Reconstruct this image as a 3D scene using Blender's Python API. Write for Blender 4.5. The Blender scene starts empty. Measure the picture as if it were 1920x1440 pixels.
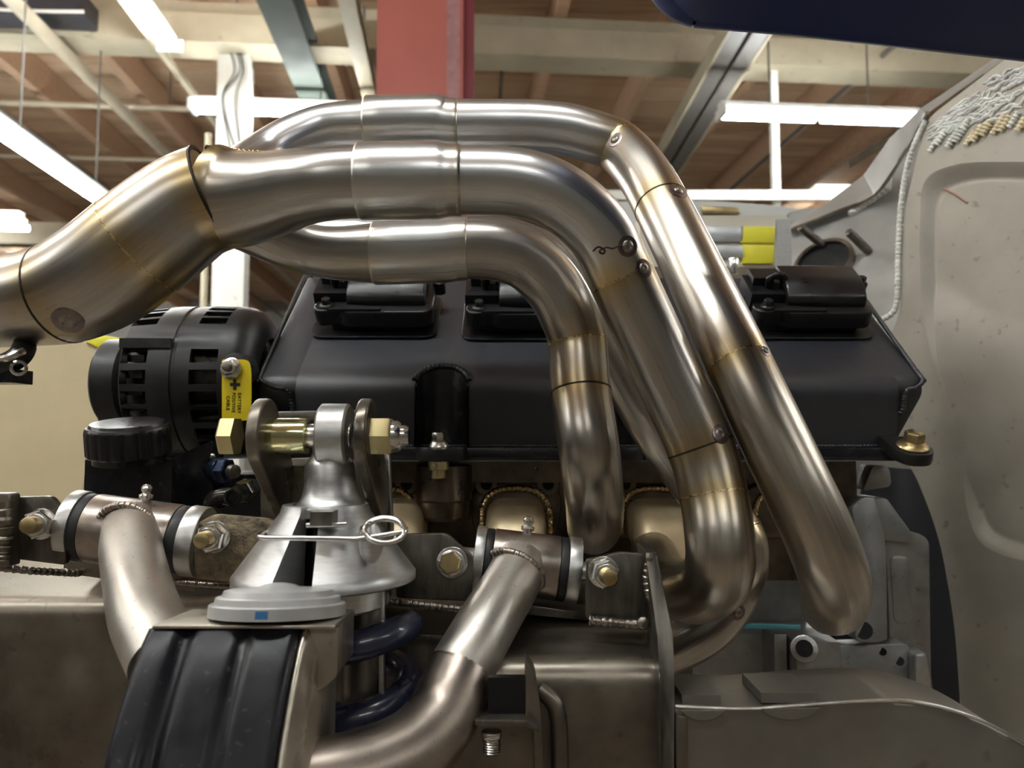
import bpy, bmesh, math, random
from mathutils import Vector, Matrix
from mathutils.bvhtree import BVHTree
random.seed(7)
SC = bpy.context.scene
COL = SC.collection
R = math.radians
V = Vector

# ------------------------------------------------------------------ camera, world, exposure
CZ = 1.20
PITCH = R(4.0)
F_PX = 1443.0
CAM = V((0, 0, CZ))
cd = bpy.data.cameras.new('camera')
cam = bpy.data.objects.new('camera', cd)
COL.objects.link(cam)
cam.location = CAM
cam.rotation_euler = (math.pi / 2 + PITCH, 0, 0)
cd.sensor_width = 36.0
cd.lens = F_PX / 1920 * 36
cd.clip_start = 0.01
cd.dof.use_dof = True
cd.dof.focus_distance = 0.60
cd.dof.aperture_fstop = 9.0
SC.camera = cam
w = bpy.data.worlds.new('world')
SC.world = w
w.use_nodes = True
w.node_tree.nodes['Background'].inputs['Color'].default_value = (0.9, 0.95, 1.0, 1)
w.node_tree.nodes['Background'].inputs['Strength'].default_value = 0.2
SC.view_settings.view_transform = 'Standard'
SC.view_settings.look = 'None'
SC.view_settings.gamma = 1.0
SC.view_settings.use_curve_mapping = False
SC.view_settings.exposure = 0.22
LAMP = 58.0          # radiance of the fluorescent tubes

# ------------------------------------------------------------------ pixel / world helpers
FW = V((0, math.cos(PITCH), math.sin(PITCH)))
UP = V((0, -math.sin(PITCH), math.cos(PITCH)))
RT = V((1, 0, 0))


def ray(px, py):
    return RT * ((px - 960) / F_PX) + UP * ((720 - py) / F_PX) + FW


def P(px, py, Y):
    """the point seen at that pixel on the vertical plane y = Y"""
    d = ray(px, py)
    return CAM + d * (Y / d.y)


def PZ(px, py, z):
    d = ray(px, py)
    return CAM + d * ((z - CZ) / d.z)


def PP(px, py, p0, n):
    d = ray(px, py)
    return CAM + d * ((p0 - CAM).dot(n) / d.dot(n))


def M(px, Y):
    """length in metres of px pixels at depth Y"""
    return px * Y / F_PX


# ------------------------------------------------------------------ object helpers
ORG = {}


def thing(name, label, cat, loc, group=None, kind=None):
    o = bpy.data.objects.new(name, None)
    COL.objects.link(o)
    o.empty_display_size = 0.02
    o.location = loc
    ORG[o.name] = V(loc)
    if label:
        o['label'] = label
    if cat:
        o['category'] = cat
    if group:
        o['group'] = group
    if kind:
        o['kind'] = kind
    return o


def mk(name, bm, mat, parent=None, label=None, cat=None, group=None, kind=None, smooth=38, org=None):
    me = bpy.data.meshes.new(name)
    if parent is not None:
        g = ORG[parent.name]
    elif org is not None:
        g = V(org)
    else:
        bm.verts.ensure_lookup_table()
        lo = [min(v.co[i] for v in bm.verts) for i in range(3)]
        hi = [max(v.co[i] for v in bm.verts) for i in range(3)]
        g = V(((lo[0] + hi[0]) / 2, (lo[1] + hi[1]) / 2, lo[2]))
    for v in bm.verts:
        v.co -= g
    bm.to_mesh(me)
    bm.free()
    if smooth:
        me.polygons.foreach_set('use_smooth', [True] * len(me.polygons))
        me.set_sharp_from_angle(angle=R(smooth))
    if isinstance(mat, (list, tuple)):
        for m in mat:
            me.materials.append(m)
    else:
        me.materials.append(mat)
    o = bpy.data.objects.new(name, me)
    COL.objects.link(o)
    ORG[o.name] = g
    if parent is not None:
        o.parent = parent
    else:
        o.location = g
    if label:
        o['label'] = label
    if cat:
        o['category'] = cat
    if group:
        o['group'] = group
    if kind:
        o['kind'] = kind
    return o


def newbm():
    return bmesh.new()


def frame_for(axis):
    a = axis.normalized()
    t = V((0, 0, 1)) if abs(a.z) < 0.9 else V((0, 1, 0))
    u = a.cross(t).normalized()
    return a, u, a.cross(u).normalized()


def lathe(p0, axis, prof, seg=32, bm=None, closed=False, a0=0.0, a1=None, u=None, caps=True, rot=0.0):
    """revolve prof [(s, r)] about the line p0 + s*axis"""
    bm = bm or newbm()
    a = axis.normalized()
    if u is None:
        a, u, v = frame_for(axis)
    else:
        u = (u - a * u.dot(a)).normalized()
        v = a.cross(u)
    full = a1 is None
    n = seg if full else seg + 1
    rings = []
    for s, r in prof:
        ring = []
        for i in range(n):
            t = rot + (2 * math.pi * i / seg if full else a0 + (a1 - a0) * i / seg)
            ring.append(bm.verts.new(p0 + a * s + (u * math.cos(t) + v * math.sin(t)) * max(r, 1e-5)))
        rings.append(ring)
    m = len(rings)
    for j in range(m if closed else m - 1):
        A, B = rings[j], rings[(j + 1) % m]
        for i in range(n if full else n - 1):
            k = (i + 1) % n
            bm.faces.new((A[i], A[k], B[k], B[i]))
    if full and not closed and caps:
        for rg in (rings[0], rings[-1]):
            bm.faces.new(rg)
    if not full and closed:
        bm.faces.new([r[0] for r in rings])
        bm.faces.new([r[-1] for r in rings])
    bmesh.ops.recalc_face_normals(bm, faces=bm.faces)
    return bm


def cyl(p0, p1, r, seg=24, bev=0.0, bm=None, r1=None):
    ax = p1 - p0
    L = ax.length
    r1 = r if r1 is None else r1
    b = min(bev, L * 0.45, r * 0.45)
    prof = [(0, r), (L, r1)] if b <= 0 else [(0, r - b), (b * .3, r - b * .3), (b, r), (L - b, r1), (L - b * .3, r1 - b * .3), (L, r1 - b)]
    return lathe(p0, ax, prof, seg, bm)


def ringpipe(p0, p1, ro, ri, seg=32, bev=0.0006, bm=None):
    ax = p1 - p0
    L = ax.length
    b = bev
    return lathe(p0, ax, [(0, ri), (0, ro - b), (b, ro), (L - b, ro), (L, ro - b), (L, ri)], seg, bm, closed=True)


def hexp(p0, axis, r, h, bm=None, rot=0.0, ch=0.12):
    return lathe(p0, axis, [(0, r), (h * (1 - ch), r), (h, r * (1 - ch * .9))], 6, bm, rot=rot)


def sphere(c, r, bm=None, seg=16, sc=(1, 1, 1)):
    bm = bm or newbm()
    bmesh.ops.create_uvsphere(bm, u_segments=seg, v_segments=seg // 2, radius=r, matrix=Matrix.Translation(c) @ Matrix.Diagonal((*sc, 1)))
    return bm


def bevel(bm, w, seg=2, ang=25, edges=None):
    if w <= 0:
        return bm
    es = edges if edges is not None else [e for e in bm.edges if len(e.link_faces) == 2 and e.calc_face_angle(0) > R(ang)]
    bmesh.ops.bevel(bm, geom=es, offset=w, segments=seg, profile=0.5, affect='EDGES', clamp_overlap=True)
    return bm


def box(lo, hi, bev=0.0, seg=2, bm=None, mat=None):
    b2 = newbm()
    x0, y0, z0 = lo
    x1, y1, z1 = hi
    vs = [b2.verts.new(c) for c in ((x0, y0, z0), (x1, y0, z0), (x1, y1, z0), (x0, y1, z0), (x0, y0, z1), (x1, y0, z1), (x1, y1, z1), (x0, y1, z1))]
    for f in ((0, 3, 2, 1), (4, 5, 6, 7), (0, 1, 5, 4), (1, 2, 6, 5), (2, 3, 7, 6), (3, 0, 4, 7)):
        b2.faces.new([vs[i] for i in f])
    bevel(b2, bev, seg)
    if mat is not None:
        b2.transform(mat)
    return join(bm, b2)


def join(bm, b2):
    if bm is None:
        return b2
    me = bpy.data.meshes.new('tmp')
    b2.to_mesh(me)
    b2.free()
    bm.from_mesh(me)
    bpy.data.meshes.remove(me)
    return bm


def extrude(pts, vec, bev=0.0, seg=2, bm=None, ang=25, cap=True):
    """solid from a planar outline pts (Vectors) pushed along vec"""
    b2 = newbm()
    A = [b2.verts.new(p) for p in pts]
    B = [b2.verts.new(p + vec) for p in pts]
    n = len(pts)
    b2.faces.new(A)
    b2.faces.new(B)
    for i in range(n):
        k = (i + 1) % n
        b2.faces.new((A[i], A[k], B[k], B[i]))
    bmesh.ops.recalc_face_normals(b2, faces=b2.faces)
    bevel(b2, bev, seg, ang)
    return join(bm, b2)


def rnd(pts, r, n=5):
    """round the corners of a 2-D outline; a point may carry its own radius as third value"""
    out = []
    N = len(pts)
    for i in range(N):
        p0, p1, p2 = V(pts[i - 1][:2]), V(pts[i][:2]), V(pts[(i + 1) % N][:2])
        rr = pts[i][2] if len(pts[i]) > 2 else r
        a, b = p0 - p1, p2 - p1
        la, lb = a.length, b.length
        if rr <= 0 or la < 1e-9 or lb < 1e-9:
            out.append(tuple(p1))
            continue
        t = min(rr, la * .48, lb * .48)
        q0, q2 = p1 + a / la * t, p1 + b / lb * t
        for k in range(n + 1):
            s = k / n
            out.append(tuple(q0 * (1 - s) ** 2 + p1 * 2 * s * (1 - s) + q2 * s * s))
    return out


def plate(px, Y, th, bev=0.0006, r=0.0, bm=None, seg=2):
    """a slab whose front outline is seen at these pixels on the plane y = Y"""
    q = rnd(px, r) if r > 0 or any(len(p) > 2 for p in px) else px
    return extrude([P(x, y, Y) for x, y in q], V((0, th, 0)), bev, seg, bm)


def extr_x(prof, x0, x1, bev=0.0, seg=2, bm=None, ang=25):
    return extrude([V((x0, y, z)) for y, z in prof], V((x1 - x0, 0, 0)), bev, seg, bm, ang)


def spline(pts, sub=10):
    """Catmull-Rom through rows of numbers"""
    n = len(pts)
    out = []
    for i in range(n - 1):
        p0, p1, p2, p3 = pts[max(i - 1, 0)], pts[i], pts[i + 1], pts[min(i + 2, n - 1)]
        for k in range(sub):
            t = k / sub
            out.append([0.5 * (2 * b + (c - a) * t + (2 * a - 5 * b + 4 * c - d) * t * t + (3 * b - a - 3 * c + d) * t ** 3) for a, b, c, d in zip(p0, p1, p2, p3)])
    out.append(list(pts[-1]))
    return out


def sweep(pts, rad, seg=28, caps=True, heat=None, bm=None, hw=0.022, base=0.0):
    """tube along pts; uv = (around, along in m); heat = tint near its weld ends"""
    bm = bm or newbm()
    uvl = bm.loops.layers.uv.verify()
    hl = bm.verts.layers.float.get('weld_tint') or bm.verts.layers.float.new('weld_tint')
    n = len(pts)
    T = [(pts[min(i + 1, n - 1)] - pts[max(i - 1, 0)]).normalized() for i in range(n)]
    a, u, v = frame_for(T[0])
    S = [0.0]
    for i in range(1, n):
        S.append(S[-1] + (pts[i] - pts[i - 1]).length)
    rings = []
    for i in range(n):
        u = (u - T[i] * u.dot(T[i])).normalized()
        v = T[i].cross(u)
        h = base
        if heat:
            if heat[0]:
                h = max(h, heat[0] * math.exp(-(S[i] / hw) ** 1.4))
            if heat[1]:
                h = max(h, heat[1] * math.exp(-((S[-1] - S[i]) / hw) ** 1.4))
        ring = []
        for k in range(seg):
            t = 2 * math.pi * k / seg
            q = bm.verts.new(pts[i] + (u * math.cos(t) + v * math.sin(t)) * rad[i])
            q[hl] = h
            ring.append(q)
        rings.append(ring)
    for i in range(n - 1):
        for k in range(seg):
            m = (k + 1) % seg
            f = bm.faces.new((rings[i][k], rings[i][m], rings[i + 1][m], rings[i + 1][k]))
            for lp, (uu, vv) in zip(f.loops, ((k, S[i]), (k + 1, S[i]), (k + 1, S[i + 1]), (k, S[i + 1]))):
                lp[uvl].uv = (uu / seg, vv)
    if caps:
        bm.faces.new(rings[0][::-1])
        bm.faces.new(rings[-1])
    bmesh.ops.recalc_face_normals(bm, faces=bm.faces)
    return bm


def wire(pts, r, seg=8, sub=6, closed=False):
    q = spline([tuple(p) for p in pts], sub)
    return sweep([V(p) for p in q], [r] * len(q), seg)


def bead(pts, r, step=0.0032, seg=10, amp=0.22):
    """a weld bead: a low rope of overlapping puddles"""
    L = [0.0]
    for i in range(1, len(pts)):
        L.append(L[-1] + (pts[i] - pts[i - 1]).length)
    n = max(8, int(L[-1] / step * 6))
    q, rr = [], []
    for i in range(n + 1):
        s = L[-1] * i / n
        j = max(k for k in range(len(L)) if L[k] <= s + 1e-9)
        j = min(j, len(pts) - 2)
        t = (s - L[j]) / max(L[j + 1] - L[j], 1e-9)
        q.append(pts[j].lerp(pts[j + 1], t))
        rr.append(r * (1 - amp * ((i % 6) / 6.0)) * (0.93 + .14 * random.random()))
    return sweep(q, rr, seg)


def mesh_sub(bm, cutters):
    """bm minus the cutter meshes (boolean), back as a bmesh"""
    def tmp(b):
        me = bpy.data.meshes.new('tmp')
        b.to_mesh(me)
        b.free()
        o = bpy.data.objects.new('tmp', me)
        COL.objects.link(o)
        return o
    o = tmp(bm)
    cs = [tmp(c) for c in cutters]
    for c in cs:
        m = o.modifiers.new('cut', 'BOOLEAN')
        m.operation = 'DIFFERENCE'
        m.solver = 'EXACT'
        m.object = c
    dg = bpy.context.evaluated_depsgraph_get()
    dg.update()
    out = newbm()
    out.from_mesh(o.evaluated_get(dg).to_mesh())
    for x in [o] + cs:
        me = x.data
        bpy.data.objects.remove(x)
        bpy.data.meshes.remove(me)
    return out


# ------------------------------------------------------------------ materials
class NT:
    def __init__(s, name):
        s.m = bpy.data.materials.new(name)
        s.m.use_nodes = True
        s.t = s.m.node_tree
        s.b = s.t.nodes['Principled BSDF']

    def n(s, kind, **kw):
        nd = s.t.nodes.new(kind)
        for k, v in kw.items():
            if k in nd.inputs:
                nd.inputs[k].default_value = v
            else:
                setattr(nd, k, v)
        return nd

    def l(s, a, b):
        s.t.links.new(a, b)


def c4(c):
    return (c[0], c[1], c[2], 1)


def mat(name, col, rough=0.5, metal=0.0, var=0.12, vscale=30.0, rvar=0.1, bump=0.0, bscale=400.0, spots=0.0, spotcol=(.05, .045, .04), sscale=150.0,
        stretch=None, col2=None, coat=0.0, spec=None, bdist=0.002, patch=0.5, aniso=0.0):
    t = NT(name)
    b = t.b
    b.inputs['Metallic'].default_value = metal
    if coat:
        b.inputs['Coat Weight'].default_value = coat
        b.inputs['Coat Roughness'].default_value = 0.08
    if spec is not None:
        b.inputs['Specular IOR Level'].default_value = spec
    if aniso:
        b.inputs['Anisotropic'].default_value = aniso
    tc = t.n('ShaderNodeTexCoord')
    src = tc.outputs['Object']
    if stretch:
        mp = t.n('ShaderNodeMapping')
        mp.inputs['Scale'].default_value = stretch
        t.l(src, mp.inputs['Vector'])
        src = mp.outputs['Vector']
    nz = t.n('ShaderNodeTexNoise', Scale=vscale, Detail=5.0, Roughness=0.6)
    t.l(src, nz.inputs['Vector'])
    rp = t.n('ShaderNodeValToRGB')
    e = rp.color_ramp.elements
    c2 = col2 or tuple(c * (1 - var) for c in col)
    c1 = col if col2 else tuple(min(1, c * (1 + var)) for c in col)
    e[0].position, e[1].position = patch - .2, patch + .2
    e[0].color, e[1].color = c4(c2), c4(c1)
    t.l(nz.outputs['Fac'], rp.inputs['Fac'])
    out = rp.outputs['Color']
    if spots:
        n2 = t.n('ShaderNodeTexNoise', Scale=sscale, Detail=2.0)
        t.l(tc.outputs['Object'], n2.inputs['Vector'])
        mr = t.n('ShaderNodeMapRange')
        mr.inputs['From Min'].default_value = 0.66
        mr.inputs['From Max'].default_value = 0.74
        mr.inputs['To Max'].default_value = spots
        t.l(n2.outputs['Fac'], mr.inputs['Value'])
        mx = t.n('ShaderNodeMix', data_type='RGBA')
        t.l(mr.outputs['Result'], mx.inputs['Factor'])
        t.l(out, mx.inputs['A'])
        mx.inputs['B'].default_value = c4(spotcol)
        out = mx.outputs['Result']
    t.l(out, b.inputs['Base Color'])
    mr = t.n('ShaderNodeMapRange')
    mr.inputs['From Min'].default_value = .3
    mr.inputs['From Max'].default_value = .7
    mr.inputs['To Min'].default_value = max(0.02, rough - rvar)
    mr.inputs['To Max'].default_value = min(1, rough + rvar)
    t.l(nz.outputs['Fac'], mr.inputs['Value'])
    t.l(mr.outputs['Result'], b.inputs['Roughness'])
    if bump:
        n3 = t.n('ShaderNodeTexNoise', Scale=bscale, Detail=3.0)
        t.l(src, n3.inputs['Vector'])
        bp = t.n('ShaderNodeBump', Strength=bump, Distance=bdist)
        t.l(n3.outputs['Fac'], bp.inputs['Height'])
        t.l(bp.outputs['Normal'], b.inputs['Normal'])
    return t.m


def stainless(name, base, dark, rough=0.22, tint=(0.62, 0.46, 0.20), deep=(0.36, 0.25, 0.22)):
    """drawn stainless tube: grain along the tube (uv), straw and blue heat tint from the welds (attribute heat)"""
    t = NT(name)
    b = t.b
    b.inputs['Metallic'].default_value = 1.0
    uv = t.n('ShaderNodeTexCoord')
    mp = t.n('ShaderNodeMapping')
    mp.inputs['Scale'].default_value = (34, 3.5, 1)
    t.l(uv.outputs['UV'], mp.inputs['Vector'])
    nz = t.n('ShaderNodeTexNoise', Scale=1.0, Detail=6.0, Roughness=0.65)
    t.l(mp.outputs['Vector'], nz.inputs['Vector'])
    mp2 = t.n('ShaderNodeMapping')
    mp2.inputs['Scale'].default_value = (70, 3, 1)
    t.l(uv.outputs['UV'], mp2.inputs['Vector'])
    fine = t.n('ShaderNodeTexNoise', Scale=1.0, Detail=4.0, Roughness=0.7)
    t.l(mp2.outputs['Vector'], fine.inputs['Vector'])
    rp = t.n('ShaderNodeValToRGB')
    e = rp.color_ramp.elements
    e[0].position, e[1].position = .32, .66
    e[0].color, e[1].color = c4(dark), c4(base)
    t.l(nz.outputs['Fac'], rp.inputs['Fac'])
    at = t.n('ShaderNodeAttribute', attribute_name='weld_tint')
    nb = t.n('ShaderNodeTexNoise', Scale=60.0, Detail=3.0)
    t.l(uv.outputs['Object'], nb.inputs['Vector'])
    ad = t.n('ShaderNodeMath', operation='MULTIPLY_ADD')
    t.l(nb.outputs['Fac'], ad.inputs[0])
    ad.inputs[1].default_value = 0.6
    ad.inputs[2].default_value = 0.18
    hm = t.n('ShaderNodeMath', operation='MULTIPLY', use_clamp=True)
    t.l(at.outputs['Fac'], hm.inputs[0])
    t.l(ad.outputs['Value'], hm.inputs[1])
    hr = t.n('ShaderNodeValToRGB')
    h = hr.color_ramp.elements
    h[0].position, h[0].color = 0.0, (1, 1, 1, 1)
    h[1].position, h[1].color = 1.0, c4((deep[0] * 1.5, deep[1] * 1.5, deep[2] * 1.6))
    k = h.new(0.45)
    k.color = c4((.95, .74, .40))
    k = h.new(0.75)
    k.color = c4((.78, .54, .32))
    t.l(hm.outputs['Value'], hr.inputs['Fac'])
    mx = t.n('ShaderNodeMix', data_type='RGBA', blend_type='MULTIPLY')
    mx.inputs['Factor'].default_value = 1.0
    t.l(rp.outputs['Color'], mx.inputs['A'])
    t.l(hr.outputs['Color'], mx.inputs['B'])
    t.l(mx.outputs['Result'], b.inputs['Base Color'])
    mr = t.n('ShaderNodeMapRange')
    mr.inputs['From Min'].default_value = .3
    mr.inputs['From Max'].default_value = .7
    mr.inputs['To Min'].default_value = rough - .03
    mr.inputs['To Max'].default_value = rough + .05
    t.l(fine.outputs['Fac'], mr.inputs['Value'])
    t.l(mr.outputs['Result'], b.inputs['Roughness'])
    return t.m


def emit(name, col, s):
    t = NT(name)
    t.b.inputs['Base Color'].default_value = (.9, .9, .9, 1)
    t.b.inputs['Emission Color'].default_value = c4(col)
    t.b.inputs['Emission Strength'].default_value = s
    return t.m


def planked(name, c1, c2, dirt=(.3, .2, .12)):
    t = NT(name)
    tc = t.n('ShaderNodeTexCoord')
    oi = t.n('ShaderNodeObjectInfo')
    mp = t.n('ShaderNodeMapping')
    mp.inputs['Scale'].default_value = (1.2, 22, 22)
    t.l(tc.outputs['Object'], mp.inputs['Vector'])
    nz = t.n('ShaderNodeTexNoise', Scale=1.0, Detail=6.0, Roughness=.6, noise_dimensions='4D')
    t.l(mp.outputs['Vector'], nz.inputs['Vector'])
    ml = t.n('ShaderNodeMath', operation='MULTIPLY')
    ml.inputs[1].default_value = 37.0
    t.l(oi.outputs['Random'], ml.inputs[0])
    t.l(ml.outputs['Value'], nz.inputs['W'])
    ad = t.n('ShaderNodeMath', operation='MULTIPLY_ADD')
    t.l(oi.outputs['Random'], ad.inputs[0])
    ad.inputs[1].default_value = .5
    t.l(nz.outputs['Fac'], ad.inputs[2])
    rp = t.n('ShaderNodeValToRGB')
    e = rp.color_ramp.elements
    e[0].position, e[0].color = .35, c4(dirt)
    e[1].position, e[1].color = 1.05 if False else 1.0, c4(c1)
    k = e.new(.62)
    k.color = c4(c2)
    t.l(ad.outputs['Value'], rp.inputs['Fac'])
    t.l(rp.outputs['Color'], t.b.inputs['Base Color'])
    t.b.inputs['Roughness'].default_value = .75
    return t.m


m_stain = stainless('stainless_tube', (.54, .525, .50), (.43, .415, .39), .29)
m_stain2 = stainless('stainless_brushed', (.72, .725, .725), (.64, .645, .645), .29)
m_weld = mat('weld_metal', (.30, .27, .235), .36, 1.0, .3, 300, .1)
m_weldgold = mat('weld_gold', (.62, .48, .26), .28, 1.0, .3, 300, .1)
m_halo = mat('heat_halo', (.30, .23, .19), .32, 1.0, .35, 200, .06, col2=(.16, .14, .17))
m_seam = mat('seam_dark', (.03, .025, .02), .5, 0.6)
m_crinkle = mat('black_crinkle_coat', (.010, .012, .020), .43, 0.0, .2, 90, .05, bump=.45, bscale=1500, bdist=.0006, spec=1.0)
m_black = mat('black_plastic', (.007, .007, .009), .33, 0.0, .2, 60, .08, bump=.12, bscale=900, bdist=.0005)
m_blackmet = mat('black_cast_metal', (.013, .013, .013), .40, 0.15, .25, 70, .08, bump=.2, bscale=700, bdist=.0005)
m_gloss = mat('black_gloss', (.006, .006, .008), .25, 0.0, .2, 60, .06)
m_void = mat('dark_void', (.004, .004, .005), .8, 0.0)
m_alu = mat('machined_aluminium', (.60, .60, .59), .40, 1.0, .10, 120, .06, stretch=(1, 1, 5))
m_cast = mat('cast_aluminium', (.36, .36, .35), .45, 1.0, .18, 50, .1, bump=.15, bscale=500, bdist=.0006, spots=.4, sscale=120)
m_aluflat = mat('bare_aluminium_plate', (.36, .37, .37), .42, .85, .2, 25, .1, spots=.4, sscale=160)
m_steel = mat('dark_mill_steel', (.21, .185, .15), .36, .9, .35, 16, .12, bump=.12, bscale=300, bdist=.0008, spots=.3, sscale=110)
m_steel2 = mat('ground_steel', (.15, .135, .115), .38, .9, .3, 40, .1, bump=.3, bscale=200, bdist=.0006, stretch=(4, 1, 1))
m_tan = mat('raw_tube_steel', (.58, .545, .49), .43, .95, .16, 22, .08, bump=.12, bscale=500, bdist=.0004, spots=.55, spotcol=(.20, .17, .13), sscale=420)
m_tan2 = mat('heat_browned_tube_steel', (.33, .28, .24), .34, .95, .25, 25, .08, spots=.5, spotcol=(.15, .12, .1), sscale=420)
m_sleeve = mat('browned_steel_sleeve', (.36, .31, .27), .34, .95, .3, 60, .08, spots=.4, sscale=200)
m_chrome = mat('bright_zinc', (.78, .77, .74), .20, 1.0, .08, 80, .05)
m_gold = mat('gold_zinc_plate', (.72, .56, .28), .30, 1.0, .25, 45, .06, col2=(.60, .58, .34))
m_goldhi = mat('yellow_zinc_sleeve', (.80, .74, .46), .16, 1.0, .2, 20, .05, stretch=(1, 1, 6), col2=(.66, .66, .36))
m_brass = mat('dull_brass', (.46, .36, .19), .36, 1.0, .2, 60, .06)
m_bronze = mat('bronzed_flange_steel', (.20, .155, .11), .34, .95, .4, 35, .1, col2=(.08, .07, .06))
m_tanstub = mat('straw_tinted_steel', (.66, .53, .33), .42, .55, .2, 30, .06)
m_rubber = mat('black_bushing', (.014, .014, .016), .5, 0, .2, 60)
m_navy = mat('navy_powder_coat', (.022, .026, .055), .28, 0.0, .15, 30, .03, coat=.5)
m_hood = mat('dark_navy_panel', (.020, .034, .135), .45, 0.0, .1, 3, .05)
m_red = mat('red_lift_paint', (.47, .13, .10), .42, 0, .06, 5, .06)
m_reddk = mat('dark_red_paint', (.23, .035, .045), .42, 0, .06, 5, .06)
m_green = mat('grey_green_paint', (.05, .063, .052), .8, 0, .12, 5)
m_cream = mat('cream_beam_paint', (.41, .365, .265), .6, 0, .12, 3, spots=.45, spotcol=(.22, .18, .13), sscale=9)
m_whitep = mat('white_column_paint', (.72, .71, .65), .5, 0, .1, 4, spots=.5, spotcol=(.30, .27, .22), sscale=7)
m_pipe = mat('cream_pipe_paint', (.50, .44, .33), .5, .1, .12, 4)
m_duct = mat('grey_steel_channel', (.13, .12, .11), .55, .0, .15, 4)
m_dkduct = mat('dark_duct', (.03, .03, .038), .45, .2, .2, 3)
m_joist = planked('joist_wood', (.62, .43, .29), (.53, .34, .22), (.40, .25, .16))
m_plank = planked('roof_plank_wood', (.72, .54, .37), (.61, .43, .28), (.36, .23, .14))
m_lamp = emit('fluorescent_tube', (.97, 1.0, .985), LAMP)
m_lamphouse = mat('lamp_white_enamel', (.75, .75, .72), .35, 0, .05, 6)
m_wall = mat('shop_wall_paint', (.30, .295, .27), .7, 0, .1, 1.2)
m_walldk = mat('dark_shop_wall', (.12, .115, .10), .7, 0, .1, 1.2)
m_floor = mat('concrete_floor', (.15, .125, .095), .5, 0, .2, 1.5)
m_paper = mat('tan_paper', (.60, .50, .31), .7, 0, .05, 14, bump=.15, bscale=90, bdist=.001)
m_yellow = mat('yellow_tape', (.78, .72, .05), .42, 0, .06, 60)
m_label = mat('yellow_label', (.85, .66, .02), .4, 0, .03, 60)
m_ink = mat('black_ink', (.01, .01, .01), .5)
m_fire = mat('bare_firewall_steel', (.38, .35, .295), .42, .3, .14, 9, .1, spots=.5, spotcol=(.16, .13, .11), sscale=70, bump=.05, bscale=120)
m_fire2 = mat('grey_galvanised_sheet', (.44, .44, .42), .45, .6, .12, 12, .08)
m_sealer = mat('cream_seam_sealer', (.72, .62, .42), .55, 0, .1, 40, bump=.3, bscale=300, bdist=.001)
m_sealer2 = mat('grey_seam_sealer', (.74, .74, .70), .5, .1, .2, 60, bump=.4, bscale=300, bdist=.001)
m_white = mat('white_fender_paint', (.62, .63, .60), .4, 0, .05, 8)
m_foil = mat('silver_foil_tape', (.62, .64, .66), .34, .7, .1, 30)
m_creambox = mat('cream_plastic', (.60, .56, .46), .45, 0, .06, 20)
m_graycap = mat('grey_dust_cap', (.46, .46, .45), .40, .3, .1, 50)
m_blue = mat('blue_paint_mark', (.04, .16, .36), .5)
m_teal = mat('teal_tape', (.07, .24, .27), .5, 0, .1, 30)
m_fit = mat('black_anodised_fitting', (.055, .052, .045), .28, .8, .2, 80)
m_fitblue = mat('blue_anodised_fitting', (.04, .055, .10), .3, .8, .2, 80)
m_redscuff = mat('red_paint_pen', (.45, .12, .09), .4, .4)

# ------------------------------------------------------------------ the hall
DV = V((-0.083, 1, 0)).normalized()
DU = V((DV.y, -DV.x, 0))
HM = Matrix(((DU.x, DV.x, 0, 0), (DU.y, DV.y, 0, 0), (0, 0, 1, 0), (0, 0, 0, 1)))
ZC = 5.40                                    # underside of the roof planks


def H(u, v, z):
    return DU * u + DV * v + V((0, 0, z))


def UVof(p):
    return p.dot(DU), p.dot(DV)


def hbox(u0, u1, v0, v1, z0, z1, bev=0.0, bm=None):
    return box((u0, v0, z0), (u1, v1, z1), bev, 1, bm, HM)


U0, U1, V0, V1 = -13.0, 13.0, -7.0, 24.0
mk('floor', hbox(U0, U1, V0, V1, -.12, 0), m_floor, kind='structure')
mk('wall_back', hbox(U0, U1, V1, V1 + .2, 0, 5.8), m_wall, kind='structure')
mk('wall_front', hbox(U0, U1, V0 - .2, V0, 0, 5.8), m_walldk, kind='structure')
mk('wall_left', hbox(U0 - .2, U0, V0 - .2, V1 + .2, 0, 5.8), m_wall, kind='structure')
mk('wall_right', hbox(U1, U1 + .2, V0 - .2, V1 + .2, 0, 5.8), m_wall, kind='structure')
ceil = thing('ceiling', None, None, H(0, 8, ZC), kind='structure')
mk('roof_deck', hbox(U0, U1, V0, V1, ZC + .06, ZC + .16), m_joist, ceil)
pw = 0.17
npl = int((V1 - V0) / pw)
first = None
for i in range(npl):
    v0 = V0 + i * pw
    if first is None:
        first = mk('plank', hbox(U0, U1, v0 + .004, v0 + pw - .004, ZC, ZC + .05, .004), m_plank, ceil)
        first['_v'] = v0
    else:
        o = first.copy()
        COL.objects.link(o)
        o.location = DV * (i * pw) + V((random.uniform(-.5, .5) * .0, 0, random.uniform(0, .008)))
uj, vj = UVof(PZ(1222, 127, 5.1))
ju = [uj + k * 1.12 for k in range(-14, 12)]
fj = None
for k in ju:
    if not (U0 + .1 < k < U1 - .1):
        continue
    if fj is None:
        fj = mk('joist', hbox(k - .055, k + .055, V0, V1, 5.045, ZC - .002, .006), m_joist, ceil)
        k0 = k
    else:
        o = fj.copy()
        COL.objects.link(o)
        o.location = DU * (k - k0)


def cross_beam(v, z0, z1, nm, m):
    t = thing(nm, None, None, H(0, v, z0), kind='structure')
    mk('beam_flange', hbox(U0, U1, v - .16, v + .16, z0, z0 + .26, .01), m, t)
    mk('beam_web', hbox(U0, U1, v - .05, v + .09, z0 + .262, z1, .004), m, t)
    return t


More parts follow.
